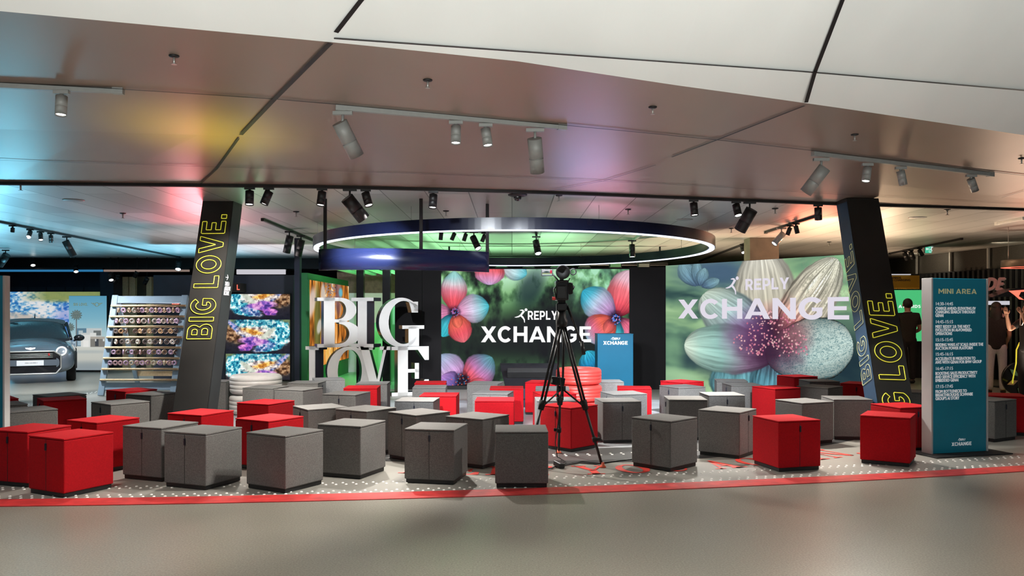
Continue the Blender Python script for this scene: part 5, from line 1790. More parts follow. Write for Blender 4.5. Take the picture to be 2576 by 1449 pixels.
spot('spotlight', son(2066, 388, .04), (-.55, .25, -.8), BG, 'grey_metal', 1, 'large grey cylinder spotlight at the left end of the right track', g, 1100, 56, (.88, .94, 1), beam=(1.6, 12.4, .2))
spot('spotlight', son(2182, 401, .04), (-.2, -.16, -1), SM, 'grey_metal', 1, 'lit small grey spotlight leaning left on the right track', g, 280, 80, W_SPOT, beam=(1.6, 6.8, .2))
spot('spotlight', son(2266, 410, .04), (.20, -.02, -1), SM, 'grey_metal', 1, 'lit small grey spotlight at the middle of the right track', g, PW * .8, 75, W_SPOT)
spot('spotlight', son(2443, 430, .04), (.45, .25, -.85), SM, 'grey_metal', 0, 'unlit small grey spotlight near the right end of the right track', g)
g = 'black spotlights along the ceiling slot'
def sl(px): return l_slot(px) + Vector((0, .0, -.03))
spot('spotlight', sl(628), (.03, -.16, -1), SK, 'black', 1, 'black spotlight farthest left on the ceiling slot, beside the left column', g, 560, 78, W_SPOT, beam=(-3.7, 11.5, .3))
spot('spotlight', sl(676), (-.35, -.16, -.95), SK, 'black', 1, 'black slot spotlight leaning left, second from the left column', g, 560, 78, W_SPOT, beam=(-3.2, 8.3, 0))
spot('spotlight', sl(810), (-.08, -.16, -1), SK, 'black', 1, 'black slot spotlight left of the big black cylinder', g, 450, 70, W_SPOT, beam=(-1.8, 10.6, 0))
spot('spotlight', sl(880), (.55, .35, -.72), BK, 'black', 1, 'big black cylinder spotlight hanging from the left half of the slot', g, 1100, 56, (.88, .94, 1), beam=(-2.3, 14.1, .95))
spot('spotlight', sl(920), (.30, -.2, -.95), SK, 'black', 1, 'black slot spotlight right of the big left cylinder', g, 560, 78, W_SPOT, beam=(-1.2, 8.5, 0))
spot('spotlight', sl(1090), (-.04, -.16, -1), SK, 'black', 1, 'lone black slot spotlight above the left part of the light ring', g, 560, 78, W_SPOT, beam=(.2, 8.4, 0))
spot('spotlight', sl(1745), (.06, -.14, -1), SK, 'black', 1, 'black slot spotlight above the right end of the light ring', g, 560, 78, W_SPOT, beam=(2.2, 9.2, 0))
spot('spotlight', sl(1852), (.10, -.35, -.9), SK, 'black', 1, 'brightly lit black slot spotlight beside the right big cylinder', g, 560, 78, W_SPOT, beam=(3.2, 9.3, 0))
spot('spotlight', sl(1886), (-.38, .35, -.80), BK, 'black', 1, 'big black cylinder spotlight hanging from the right half of the slot', g, 1100, 56, (.88, .94, 1), beam=(1.2, 12.8, .3))
spot('spotlight', sl(2058), (.14, .3, -1), SK, 'black', 0, 'unlit black slot spotlight next to the right column', g)
def cl(px, py, dz=.03): return ce(px, py) - Vector((0, 0, dz))
g = 'tracks on the flat ceiling'
track(cl(-30, 549, .02), cl(452, 645, .02), 'black', 'black ceiling track running to the rear at far left', g)
track(cl(660, 549, .02), cl(792, 604, .02), 'black', 'short black ceiling track left of the light ring', g)
track(cl(2060, 539, .02), cl(1925, 582, .02), 'black', 'short black ceiling track in front of the right column', g)
track(cl(2420, 598, .02), cl(2237, 636, .02), 'black', 'black ceiling track at far right near the exit sign', g)
track(cl(1345, 560, .02), cl(1352, 605, .02), 'black', 'black ceiling track in the middle of the light ring', g)
track(cl(1085, 571, .02), cl(1225, 580, .02), 'black', 'black ceiling track seen through the left of the ring', g)
track(cl(1640, 566, .02), cl(1590, 605, .02), 'grey_metal', 'grey ceiling track seen through the right of the ring', g)
track(cl(1905, 598, .02), cl(1760, 655, .02), 'black', 'black ceiling track above the flower wall', g)
track(cl(2576, 546, .02), cl(2505, 560, .02), 'white', 'white ceiling track at the right picture edge', g)
g = 'spotlights on the rear tracks'
S2 = (.035, .13)
spot('spotlight', cl(32, 561), (0, -.1, -1), (.03, .07), 'black', 0, 'small dark spotlight on the far left ceiling track', g)
spot('spotlight', cl(76, 571), (.12, -.6, -.7), S2, 'black', 1, 'brightly lit spotlight on the far left track', g, 500, 80, (.9, .96, 1), beam=(-8.6, 15.0, 0))
spot('spotlight', cl(102, 577), (.25, -.35, -.8), S2, 'black', 1, 'lit spotlight leaning right on the far left track', g, 500, 80, (.95, .97, 1), beam=(-6.3, 13.6, .8))
spot('spotlight', cl(128, 581), (0, .1, -1), S2, 'black', 1, 'straight black spotlight on the far left track', g, 500, 80, (.95, .97, 1), beam=(-9.2, 16.0, .5))
spot('spotlight', cl(168, 590), (.35, .2, -.8), (.06, .30), 'black', 0, 'big black cylinder spotlight on the far left track', g)
spot('spotlight', cl(450, 645), (.1, -.5, -.8), (.07, .24), 'black', 1, 'cool white lit spotlight left of the left column', g, 250, 70, (.8, .9, 1), 'bulb_cool')
spot('spotlight', cl(14, 625), (-.5, .1, -.6), (.08, .30), 'black', 0, 'black cylinder spotlight cut by the left picture edge', g)
spot('spotlight', cl(728, 577), (-.25, .2, -.9), (.062, .29), 'black', 0, 'left one of two big black cylinders left of the ring', g)
spot('spotlight', cl(757, 588), (-.25, .2, -.9), (.062, .29), 'black', 0, 'right one of two big black cylinders left of the ring', g)
spot('spotlight', cl(1110, 573), (-.1, .2, -.9), S2, 'black', 0, 'leftmost black spotlight seen through the ring', g)
spot('spotlight', cl(1143, 575), (-.35, .1, -.8), S2, 'black', 0, 'second black spotlight seen through the ring', g)
spot('spotlight', cl(1172, 577), (-.3, .1, -.9), S2, 'black', 0, 'third black spotlight seen through the ring', g)
spot('spotlight', cl(1192, 578), (.38, -.45, -.8), (.055, .26), 'black', 1, 'lit cylinder spotlight pointing down right inside the ring', g, 200, 56, (.85, .92, 1), 'bulb_cool', beam=(-1.2, 14.6, 0))
spot('spotlight', cl(1219, 580), (-.35, .1, -.8), S2, 'black', 0, 'black spotlight just right of the lit cylinder inside the ring', g)
spot('spotlight', cl(1349, 590), (.15, -.45, -.85), (.06, .27), 'black', 1, 'lit cylinder spotlight at the middle of the ring', g, 200, 56, (.82, .90, 1), 'bulb_cool', beam=(.4, 14.2, 0))
spot('spotlight', cl(1590, 600), (0, -.15, -1), (.055, .24), 'black', 1, 'lit cylinder spotlight at the right inside of the ring', g, 200, 56, (.82, .90, 1), 'bulb_cool', beam=(2.1, 14.2, 0))
spot('spotlight', cl(1966, 568), (-.65, -.15, -.7), (.05, .24), 'silver', 1, 'silver lit cylinder spotlight above the flower wall', g, 160, 60, (1, .95, .9), beam=(4.0, 12.9, 0))
spot('spotlight', cl(1987, 561), (-.3, .1, -.9), (.035, .12), 'black', 0, 'small black spotlight behind the silver one', g)
spot('spotlight', cl(2002, 556), (.25, .1, -.9), (.035, .12), 'black', 0, 'small black spotlight right of the silver one', g)
spot('spotlight', cl(1868, 610), (.05, -.5, -.8), (.05, .16), 'black', 1, 'glowing spotlight left of the grey pier behind the flower wall', g, 30, 60, beam=(4.35, 15.2, 0))
spot('spotlight', cl(2276, 628), (.4, .1, -.8), (.05, .17), 'black', 0, 'left one of two black spotlights near the exit sign', g)
spot('spotlight', cl(2291, 625), (.4, .1, -.8), (.05, .17), 'black', 0, 'right one of two black spotlights near the exit sign', g)
spot('spotlight', cl(2313, 620), (.4, .1, -.5), (.04, .14), 'black', 0, 'flat black spotlight directly left of the exit sign', g)
for px, py, lit, nm in ((82, 660, 1, 'tan lit spotlight below the beam at far left'), (190, 676, 1, 'small warm lit spotlight above the car screen'), (278, 697, 1, 'white lit spotlight left of the concrete wall'), (297, 702, 0, 'black spotlight in front of the concrete wall'), (345, 688, 0, 'slanted black cylinder under the beam, left of the left column'), (370, 705, 0, 'black spotlight above the doughnut rack')):
    p = at(px, py, 20.9)
    sp_ = spot('spotlight', (p.x, p.y, p.z + .10), (.3, -.4, -.7) if lit else (-.4, .1, -.7), (.055, .17), 'black', lit, nm, 'spotlights at the rear left', 0)
    MB().cyl((p.x, p.y, p.z + .09), (p.x, p.y, CZ), .012, n=8).build('hanger', 'black', sp_)

# ------------------------------------------------------------------ small ceiling fittings
g = 'ceiling sprinklers'
def sprinkler(p, label, s=1.0):
    t = thing('sprinkler', tuple(p), label, 'sprinkler', g)
    p = Vector(p)
    MB().lathe([(0, 0), (.034 * s, 0), (.030 * s, -.008 * s), (.014 * s, -.012 * s), (0, -.012 * s)], Matrix.Translation(p), 20).build('escutcheon', 'black', t)
    MB().cyl(p - Vector((0, 0, .01 * s)), p - Vector((0, 0, .055 * s)), .007 * s, n=10).cyl(p - Vector((0, 0, .055 * s)), p - Vector((0, 0, .058 * s)), .018 * s, n=14).build('nozzle', 'silver', t)
for px, py, nm in ((438, 140, 'left soffit near the yellow glow'), (1076, 201, 'soffit above the central track'), (1642, 269, 'soffit between centre and right track'), (2150, 338, 'soffit above the right track'), (2570, 398, 'soffit at the right picture edge')):
    sprinkler(on_facet(px, py), 'sprinkler head on the ' + nm, 1.0)
for px, py, nm in ((52, 462, 'at the far left next to the slot'), (309, 536, 'left of the left column'), (745, 532, 'between left column and ring'), (1122, 530, 'behind the left part of the slot'), (1406, 491, 'right of the dome camera'), (1580, 526, 'above the right part of the ring'), (1840, 574, 'above the ring end at right'), (1950, 524, 'right of the right big cylinder'), (2086, 608, 'behind the right column'), (2383, 527, 'at right near the smoke detector')):
    sprinkler(ce(px, py), 'small sprinkler on the flat ceiling ' + nm, 1.3)
p = ce(1302, 489)
t = thing('dome_camera', tuple(p), 'black dome camera under the ceiling slot at the centre', 'security camera')
MB().lathe([(0, 0), (.115, 0), (.112, -.014), (.07, -.028), (0, -.028)], Matrix.Translation(p), 36).build('housing', 'black', t)
MB().lathe([(.048, -.026), (.046, -.05), (.034, -.068), (.016, -.078), (0, -.08)], Matrix.Translation(p), 28).build('dome', 'black_gloss', t)
for px, py, nm in ((185, 503, 'left part of the flat ceiling'), (1722, 552, 'flat ceiling above the ring at right'), (2308, 547, 'flat ceiling at right, above the exit sign')):
    p = ce(px, py)
    t = thing('ceiling_speaker', tuple(p), 'flat round ceiling speaker on the ' + nm, 'speaker', 'flat round ceiling speakers')
    MB().lathe([(0, -.012), (.10, -.012), (.125, -.006), (.125, 0), (0, 0)], Matrix.Translation(p), 32).build('grille', 'grey_metal', t)
# exit sign
p = at(2334, 626, 17.5)
t = thing('exit_sign', (p.x, p.y, p.z), 'green and white lit exit sign hanging at the right', 'sign')
MB().box(p, (.17, .03, .19), (0, 0, .25), bev=.004).build('casing', 'white', t)
M['exit_green'] = emis('exit_green', lin(70, 190, 150), 1.0)
M['exit_white'] = emis('exit_white', lin(225, 245, 240), 1.0)
m4 = Matrix.Translation(p) @ Matrix.Rotation(.25, 4, 'Z') @ basis((-.085, -.017, -.095), (1, 0, 0), (0, 0, 1), (0, -1, 0))
MB().shape([[(.005, .005), (.165, .005), (.165, .185), (.005, .185)]], m4, .001).build('lit_face', 'exit_green', t)
m4 = m4 @ Matrix.Translation((0, 0, .002))
mb = MB()
mb.shape([[(.02, .09), (.05, .125), (.05, .102), (.085, .102), (.085, .078), (.05, .078), (.05, .055)]], m4, .001)
mb.shape([[(.10, .02), (.155, .02), (.155, .17), (.10, .17)], [(.108, .03), (.147, .03), (.147, .16), (.108, .16)]], m4, .001)
runner(mb, m4 @ Matrix.Translation((.108, .04, 0)), .10, depth=.001)
mb.build('pictogram', 'exit_white', t)
MB().cyl((p.x, p.y, p.z + .09), (p.x, p.y, CZ), .006, n=8).build('hanger', 'silver', t)
# red light ring at the right edge
p = at(2592, 668, 13.5)
t = thing('ring_lamp', tuple(p), 'small bronze ring lamp glowing red, cut by the right picture edge', 'ceiling lamp')
R_, mb, mb2 = .42, MB(), MB()
for i in range(48):
    a, b = 2 * pi * i / 48, 2 * pi * (i + 1) / 48
    P = lambda r, an, z: Vector((p.x + r * cos(an), p.y + r * sin(an), p.z + z))
    for r in (R_, R_ - .14):
        mb.add([P(r, a, -.03), P(r, b, -.03), P(r, b, .09), P(r, a, .09)], [(0, 1, 2, 3)], 0, True)
    mb.add([P(R_, a, .09), P(R_, b, .09), P(R_ - .14, b, .09), P(R_ - .14, a, .09)], [(0, 1, 2, 3)], 0)
    mb2.add([P(R_, a, -.03), P(R_, b, -.03), P(R_ - .14, b, -.03), P(R_ - .14, a, -.03)], [(0, 1, 2, 3)], 0)
mb.build('ring_body', 'bronze', t)
mb2.build('led_strip', 'red_led', t)
for k in range(3):
    a = radians(180 + k * 120)
    MB().cyl((p.x + .36 * cos(a), p.y + .36 * sin(a), p.z + .09), (p.x + .36 * cos(a), p.y + .36 * sin(a), CZ), .004, n=6).build('suspension_wire', 'silver', t)
lamp('red_ring_glow', 'POINT', (p.x, p.y, p.z - .15), (0, 0, 0), 12, (1, .2, .12), .3)
# strip lights over the navy partition and the stage wall
p = at(657, 684, 17.0)
t = thing('strip_light', tuple(p), 'white strip light box above the navy partition', 'lamp')
M['strip_white'] = emis('strip_white', lin(200, 198, 205), 1.0)
MB().box(p, (1.0, .06, .10), bev=.008).build('diffuser', 'strip_white', t)
MB().box(p + Vector((0, .05, .04)), (1.02, .04, .03)).build('mount', 'black', t)
MB().box(p + Vector((0, .16, -.02)), (.06, .26, .03)).box(p + Vector((0, .28, -.05)), (.06, .03, .14)).build('bracket', 'black', t)
for k, px in enumerate((1262, 1330, 1400, 1470, 1548, 1619)):
    p = at(px, 666, 17.4)
    t = thing('stage_flood', tuple(p), '%s from the left of the small flood lights on the truss above the stage screen' % ORD[k], 'lamp', 'flood lights above the stage screen')
    MB().box(p, (.26, .10, .11), (.3, 0, 0), bev=.008).build('housing', 'black', t)
    MB().cyl(p + Vector((0, .03, 0)), p + Vector((0, .10, .03)), .02, n=8).build('clamp', 'black', t)
    MB().box(p + Vector((0, -.052, -.015)), (.22, .01, .07), (.3, 0, 0)).build('diffuser', 'grey_metal' if k % 2 else 'green_pale', t)
t = thing('lighting_truss', (wx(1450, 17.5), 17.5, 2.5), 'black lighting truss above the stage screen', 'truss')
MB().cyl((wx(1110, 17.5), 17.5, 2.45), (wx(1680, 17.5), 17.5, 2.45), .03).cyl((wx(1110, 17.5), 17.5, 2.62), (wx(1680, 17.5), 17.5, 2.62), .03).build('tubes', 'black', t)
for k in range(12):
    x = wx(1110, 17.5) + k * .37
    MB().cyl((x, 17.5, 2.45), (x + .18, 17.5, 2.62), .012, n=8).build('brace', 'black', t)
for px in (1130, 1660):
    MB().cyl((wx(px, 17.5), 17.5, 2.62), (wx(px, 17.5), 17.5, CZ), .02).build('hanger', 'black', t)
# lit sign boxes near the rack: only an L and a piece of red script show
p = at(580, 723, 16.9)
t = thing('sign_box', tuple(p), 'small black sign box with a red edged letter L, right of the left column', 'sign')
MB().box(p + Vector((0, .13, 0)), (.44, .36, .17), bev=.004).build('box', 'black_matte', t)
M['red_glow'] = emis('red_glow', lin(255, 120, 100), 1.0)
m4 = basis((p.x + .145, p.y - .052, p.z - .055), (1, 0, 0), (0, 0, 1), (0, -1, 0))
put_text(MB(), 'L', SANS, m4, .11, .06, depth=.002).build('letter', 'red_glow', t)
p = at(446, 766, 17.05)
t = thing('neon_sign', tuple(p), 'small red lit word at the upper right corner behind the doughnut rack', 'sign')
MB().box(p + Vector((0, .09, 0)), (.26, .16, .07)).build('box', 'black_matte', t)
font_text(MB(), 'pair', basis((p.x - .12, p.y + .008, p.z - .025), (1, 0, 0), (0, 0, 1), (0, -1, 0)), .10, .008, 1.0).build('letter', 'red_glow', t)

for a_, b_, m_, nm in ((-60, 258, (50, 128, 180), 'blue'), (262, 476, (150, 130, 120), 'beige')):
    A_, B_ = at(a_, 681, 20.9), at(b_, 681, 20.9)
    M['cove_' + nm] = emis('cove_' + nm, lin(*m_), .8)
    t = thing('cove_light', tuple((A_ + B_) / 2), 'long thin %s light line under the rear beam at left' % nm, 'lamp')
    MB().box((A_ + B_) / 2, (B_.x - A_.x, .06, .05)).build('diffuser', 'cove_' + nm, t)
    MB().box((A_ + B_) / 2 + Vector((0, .18, .05)), (B_.x - A_.x, .34, .04)).build('mount', 'black', t)

# ------------------------------------------------------------------ cars
M['car_grey'] = mat('car_grey_paint', (.16, .19, .23), .25, .45, .05, 2, coat=1.0)
M['car_tan'] = mat('car_tan_paint', (.20, .16, .12), .25, .4, .05, 2, coat=1.0)
M['car_glass'] = mat('car_glass', (.02, .035, .045), .06, 0, .1, spec=.8)
M['softtop'] = mat('soft_top', (.06, .10, .12), .8, 0, .15, 40)
M['headlight_ring'] = emis('headlight_ring', (.95, .98, 1), 2.2)
M['headlight_glass'] = mat('headlight_glass', (.30, .33, .36), .08, .3, .1)
M['plate'] = mat('number_plate', (.62, .62, .64), .5, 0, .03, emit=(.6, .6, .62), estr=.2)
M['tail_red'] = mat('tail_red', (.5, .02, .02), .2, 0, .1, emit=(.8, .03, .03), estr=.4)
def loft(mb, secs, mi=0, cap=True):
    n = len(secs[0])
    vs = [v for s in secs for v in s]
    fs = [(j * n + i, j * n + (i + 1) % n, (j + 1) * n + (i + 1) % n, (j + 1) * n + i) for j in range(len(secs) - 1) for i in range(n)]
    mb.add(vs, fs, mi, True)
    if cap:
        mb.add(secs[0], [tuple(range(n - 1, -1, -1))], mi)
        mb.add(secs[-1], [tuple(range(n))], mi)
    return mb
def section(y, hw, zb, zt, crown, e=3.2, n=40):
    """rounded body section: half width hw, bottom zb, shoulder zt, crown adds height at the middle"""
    out = []
    zc, hh = (zb + zt) / 2, (zt - zb) / 2
    for i in range(n):
        a = 2 * pi * i / n
        c, s = cos(a), sin(a)
        x = hw * (abs(c) ** (2 / e)) * (1 if c >= 0 else -1)
        z = zc + hh * (abs(s) ** (2 / e)) * (1 if s >= 0 else -1)
        if s > 0:
            z += crown * s * (1 - (x / hw) ** 2)
        out.append(Vector((x, y, z)))
    return out
def car(loc, rz, s, paint, label, cat='car', rear=False):
    t = thing('car', loc, label, cat, None, rz)
    def B(mb, name, m, parent=None):
        mb.v = [Vector((v.x * s, v.y * s * .84, v.z * s)) for v in mb.v]
        return mb.build(name, m, parent or t, False)
    mb = MB()
    loft(mb, [section(0, .56, .30, .62, .02), section(.03, .74, .24, .70, .03), section(.12, .84, .20, .76, .05), section(.35, .885, .19, .83, .08), section(.9, .90, .19, .90, .10),
              section(1.25, .90, .19, .94, .07), section(2.0, .90, .19, .96, .02), section(3.0, .90, .20, .97, .02), section(3.5, .87, .22, .95, .03), section(3.75, .80, .28, .88, .03), section(3.82, .66, .36, .78, .02)])
    B(mb, 'body', paint)
    mb = MB()
    loft(mb, [section(1.28, .77, .90, .98, .01, 4), section(1.75, .68, .92, 1.34, .03, 4), section(1.95, .655, .92, 1.40, .03, 4), section(2.9, .66, .92, 1.39, .03, 4), section(3.35, .72, .92, 1.00, .01, 4)])
    B(mb, 'windows', 'car_glass')
    mb = MB()
    top = [section(1.80, .672, 1.30, 1.38, .03, 4), section(1.95, .665, 1.30, 1.425, .03, 4), section(2.9, .665, 1.30, 1.415, .03, 4), section(3.1, .68, 1.20, 1.30, .03, 4)]
    loft(mb, top)
    B(mb, 'roof', 'softtop' if not rear else paint)
    for sx in (-1, 1):
        mb = MB()
        mb.tube([(sx * .80, 1.22, .95), (sx * .70, 1.72, 1.34)], .03)
        B(mb, 'window_pillar', 'black_gloss')
        for y in (.78, 3.08):
            mb = MB()
            mb.lathe([(.18, -.09), (.27, -.10), (.30, -.08), (.305, 0), (.30, .08), (.27, .10), (.18, .09), (.16, .02), (.16, -.02)], Matrix.Translation((sx * .80, y, .305)) @ Matrix.Rotation(pi / 2, 4, 'Y'), 40, close=True)
            wh = B(mb, 'wheel', 'black_matte')
            mb = MB()
            for k in range(5):
                a = 2 * pi * k / 5
                mb.box((sx * .87, y + .11 * cos(a), .305 + .11 * sin(a)), (.02, .13, .05), (a, 0, 0))
            mb.lathe([(.0, .03), (.05, .03), (.05, -.02), (0, -.02)], Matrix.Translation((sx * .87, y, .305)) @ Matrix.Rotation(pi / 2, 4, 'Y'), 16)
            B(mb, 'rim', 'silver', wh)
            mb = MB()
            mb.tube([(sx * .893, y + .36 * cos(a / 16 * pi), .305 + .36 * sin(a / 16 * pi)) for a in range(17)], .03, 8)
            B(mb, 'wheel_arch', 'black_matte')
    if not rear:
        for sx in (-1, 1):
            rm = Matrix.Translation((sx * .615, .075, .70)) @ Matrix.Rotation(radians(90 - 24), 4, 'X') @ Matrix.Rotation(radians(sx * -14), 4, 'Y')
            mb = MB()
            mb.lathe([(0, .05), (.07, .045), (.115, .02), (.128, -.03), (.135, -.14)], rm, 32)
            hl = B(mb, 'headlight', 'headlight_glass')
            mb = MB()
            mb.tube([rm @ Vector((.098 * cos(2 * pi * k / 32), .098 * sin(2 * pi * k / 32), .042)) for k in range(32)], .014, 8, closed=True)
            B(mb, 'light_ring', 'headlight_ring', hl)
            mb = MB()
            mb.sphere((sx * .97, 1.28, .985), .105, 18, 10, sc=(1.1, .6, .72))
            mi_ = B(mb, 'door_mirror', 'black_gloss')
            mb = MB()
            mb.tube([(sx * .86, 1.33, .92), (sx * .94, 1.30, .95)], .022)
            B(mb, 'mirror_stalk', 'black', mi_)
        oct_ = [(-.46, .80), (.46, .80), (.60, .70), (.60, .42), (.50, .30), (-.50, .30), (-.60, .42), (-.60, .70)]
        def curve_y(x): return -.045 + .045 * abs(x / .62) ** 3
        sm = []
        for (x0, z0), (x1, z1) in zip(oct_, oct_[1:] + oct_[:1]):
            sm += [(x0 + (x1 - x0) * k / 6, z0 - .08 + (z1 - z0) * k / 6) for k in range(6)]
        mb = MB()
        mb.tube([(x, curve_y(x), z) for x, z in sm], .018, 10, closed=True)
        B(mb, 'grille_frame', 'silver')
        mb = MB()
        g_ = [(x * .97, curve_y(x) + .006, .47 + (z - .47) * .97) for x, z in sm]
        mb.add([(0, -.012, .47)] + g_, [(0, i + 1, (i + 1) % len(g_) + 1) for i in range(len(g_))])
        gr = B(mb, 'grille', 'black_gloss')
        mb = MB()
        for k in range(3):
            mb.tube([(x / 10 * .44, curve_y(x / 10 * .44) - .012, .66 - k * .035) for x in range(-10, 11)], .006, 6)
        B(mb, 'grille_bars', 'silver', gr)
        mb = MB()
        mb.add([Vector((x, curve_y(x) - .012, z)) for x in (-.52, -.3, 0, .3, .52) for z in (.40, .53)], [(2 * i, 2 * i + 2, 2 * i + 3, 2 * i + 1) for i in range(4)])
        B(mb, 'bumper_band', paint)
        mb = MB()
        mb.box((0, -.055, .465), (.52, .012, .115), bev=.004)
        pl = B(mb, 'number_plate', 'plate')
        mb = MB()
        font_text(mb, 'MINI COOPER S', basis((-.10, -.063, .455), (1, 0, 0), (0, 0, 1), (0, -1, 0)), .034, .001)
        B(mb, 'plate_text', 'black', pl)
        mb = MB()
        font_text(mb, 'S', basis((.34, curve_y(.36) - .022, .625), (1, 0, 0), (0, 0, 1), (0, -1, 0)), .07, .006, 1.2)
        B(mb, 'grille_letter', 'tail_red', gr)
        m4 = basis((0, .045, .775), (1, 0, 0), (0, .35, .94), (0, -.94, .35))
        mb = MB()
        mb.shape([[(.03 * cos(2 * pi * k / 20), .03 * sin(2 * pi * k / 20)) for k in range(20)]], m4, .012)
        for sx in (-1, 1):
            mb.shape([[(sx * .02, .02), (sx * .10, .026), (sx * .085, .0), (sx * .02, -.02)]], m4, .008)
        B(mb, 'emblem', 'silver')
        mb = MB()
        mb.tube([(-.55, 1.30, .985), (-.1, 1.36, 1.03)], .008, 6).tube([(.0, 1.30, .985), (.45, 1.36, 1.03)], .008, 6)
        B(mb, 'wipers', 'black')
        mb = MB()
        mb.cyl((0, 2.9, 1.43), (0, 3.02, 1.56), .018, .006)
        B(mb, 'antenna', 'black')
        mb = MB()
        mb.sphere((.36, 1.95, 1.0), .13, 14, 8, sc=(1, .5, 1.4)).sphere((-.36, 1.95, 1.0), .13, 14, 8, sc=(1, .5, 1.4))
        B(mb, 'headrests', 'concrete')
    else:
        for sx in (-1, 1):
            mb = MB()
            mb.box((sx * .68, 3.74, .76), (.20, .14, .22), (0, 0, sx * -.45), bev=.04)
            tl = B(mb, 'tail_light', 'tail_red')
            mb = MB()
            mb.box((sx * .68, 3.80, .80), (.12, .06, .06), (0, 0, sx * -.45), bev=.015)
            B(mb, 'reversing_lamp', 'plate', tl)
    return t
car((wx(80, 16.6), 16.55, .001), radians(28), .90, 'car_grey', 'grey convertible car with glowing round headlight parked at far left')
car((11.3, 15.9, .001), radians(200), .96, 'car_tan', 'dark tan car with red tail light and yellow cable at the right edge', rear=True)
# charging wheel display and cable by the right car
p = at(2570, 950, 14.0)
t = thing('wheel_display', (p.x, p.y, 0), 'black disc with green and cream diamond patches at the right picture edge', 'display')
MB().cyl((p.x, p.y, .30), (p.x + .02, p.y + .08, .30), .29, n=48).build('disc', 'black_gloss', t)
for k in range(6):
    a = 2 * pi * k / 6 + .35
    c = Vector((p.x + .17 * cos(a), p.y - .012, .30 + .17 * sin(a)))
    ex = Vector((cos(a), 0, sin(a)))
    ey = Vector((-sin(a), 0, cos(a)))
    MB().add([c + ex * .10, c + ey * .045, c - ex * .10, c - ey * .045], [(0, 1, 2, 3)]).build('diamond_patch', ['green_pale', 'wood'][k % 2], t)
MB().box((p.x, p.y + .08, .012), (.3, .3, .01)).build('foot', 'black', t)
mb = MB()
mb.tube([at(2565, 862, 13.9), at(2557, 880, 13.8), at(2556, 915, 13.7), at(2548, 955, 13.6), fl(2546, 985) + Vector((0, 0, .02)), fl(2560, 990) + Vector((0, 0, .015)), fl(2520, 1000) + Vector((0, 0, .015))], .011)
tag(mb.build('charging_cable', 'yellow_line'), 'thin yellow charging cable dropping to the floor at the right edge', 'cable')

# ------------------------------------------------------------------ right hand displays
d = 18.0
a, b = at(2246, 728, d), at(2335, 860, d)
t = thing('television', ((a.x + b.x) / 2, d, 0), 'green television screen in front of the man at the right', 'screen')
MB().box(((a.x + b.x) / 2, d + .04, (a.z + b.z) / 2), (b.x - a.x, .08, a.z - b.z), bev=.006).build('frame', 'black_gloss', t)
MB().box(((a.x + b.x) / 2, d - .004, (a.z + b.z) / 2), (b.x - a.x - .03, .008, a.z - b.z - .03)).build('screen_image', 'green_screen', t)
MB().box(((a.x + b.x) / 2, d + .12, b.z / 2), (.6, .1, b.z)).build('stand', 'black_matte', t)
mb = MB()
q = at(2276, 774.5, d)
put_text(mb, 'AWARDS', SANS, basis((q.x - .14, d - .010, q.z), (1, 0, 0), (0, 0, 1), (0, -1, 0)), .065, .48, .14, .001)
q = at(2310, 827, d)
put_text(mb, 'REPLY', SANS, basis((q.x, d - .010, q.z), (1, 0, 0), (0, 0, 1), (0, -1, 0)), .03, .14, .14, .001)
mb.build('caption', 'screen_white', t)
d = 18.3
a, b = at(2228, 693, d), at(2312, 726, d)
t = thing('mustard_sign', ((a.x + b.x) / 2, d, b.z), 'mustard yellow sign about rewards and charging above the green screen', 'sign')
MB().box(((a.x + b.x) / 2, d, (a.z + b.z) / 2), (b.x - a.x, .05, a.z - b.z), bev=.004).build('board', 'mustard', t)
mb = MB()
q = at(2240, 701, d)
font_text(mb, 'REWARDS\nPLUS CHARGING', basis((q.x - .10, d - .027, q.z), (1, 0, 0), (0, 0, 1), (0, -1, 0)), .06, .004, 1.15, .9)
mb.build('lettering', 'black', t)
MB().box(((a.x + b.x) / 2 - .05, d - .03, a.z + .02), (.42, .06, .02)).build('lamp_strip', 'strip_white', t)
for s in (-1, 1):
    MB().cyl(((a.x + b.x) / 2 + s * .35, d, a.z), ((a.x + b.x) / 2 + s * .35, d, CZ), .008, n=8).build('hanger', 'black', t)
p = at(2492, 716, 16.4)
t = thing('script_sign', tuple(p), 'dusty pink slanted script letters on the dark wall right of the teal sign', 'sign')
font_text(MB(), 'DE', basis((p.x - .14, p.y, p.z - .10), (.97, -.22, 0), (0, 0, 1), (-.22, -.97, 0)), .34, .028, .75, shear=.35).build('letters', 'pink_neon', t)
font_text(MB(), 'DE', basis((p.x - .135, p.y + .03, p.z - .11), (.97, -.22, 0), (0, 0, 1), (-.22, -.97, 0)), .34, .05, .76, shear=.35).build('letter_backing', 'white', t)
p = at(2515, 762, 16.0)
t = thing('shelf_light', tuple(p), 'white horizontal light bar behind the people at the right', 'lamp')
MB().box(p + Vector((-.05, 0, 0)), (.46, .05, .075), bev=.006).build('diffuser', 'strip_white', t)
for sx in (-.22, .12):
    MB().cyl((p.x + sx, p.y + .03, 0), (p.x + sx, p.y + .03, p.z), .014, n=10).build('post', 'black', t)
p = at(2570, 745, 15.6)
t = thing('canopy_body', tuple(p), 'dark canopy with red lit underside at the right picture edge', 'display')
mb = MB()
mb.add([p + Vector(v) for v in ((-.55, 0, -.02), (-.10, 0, .15), (.7, 0, .16), (.7, .4, .16), (-.10, .4, .15), (-.55, .4, -.02), (.7, 0, .02), (.7, .4, .02))], [(0, 1, 2, 6), (5, 7, 3, 4), (0, 5, 4, 1), (1, 4, 3, 2), (0, 6, 7, 5)])
mb.build('shell', 'black_gloss', t)
mb = MB()
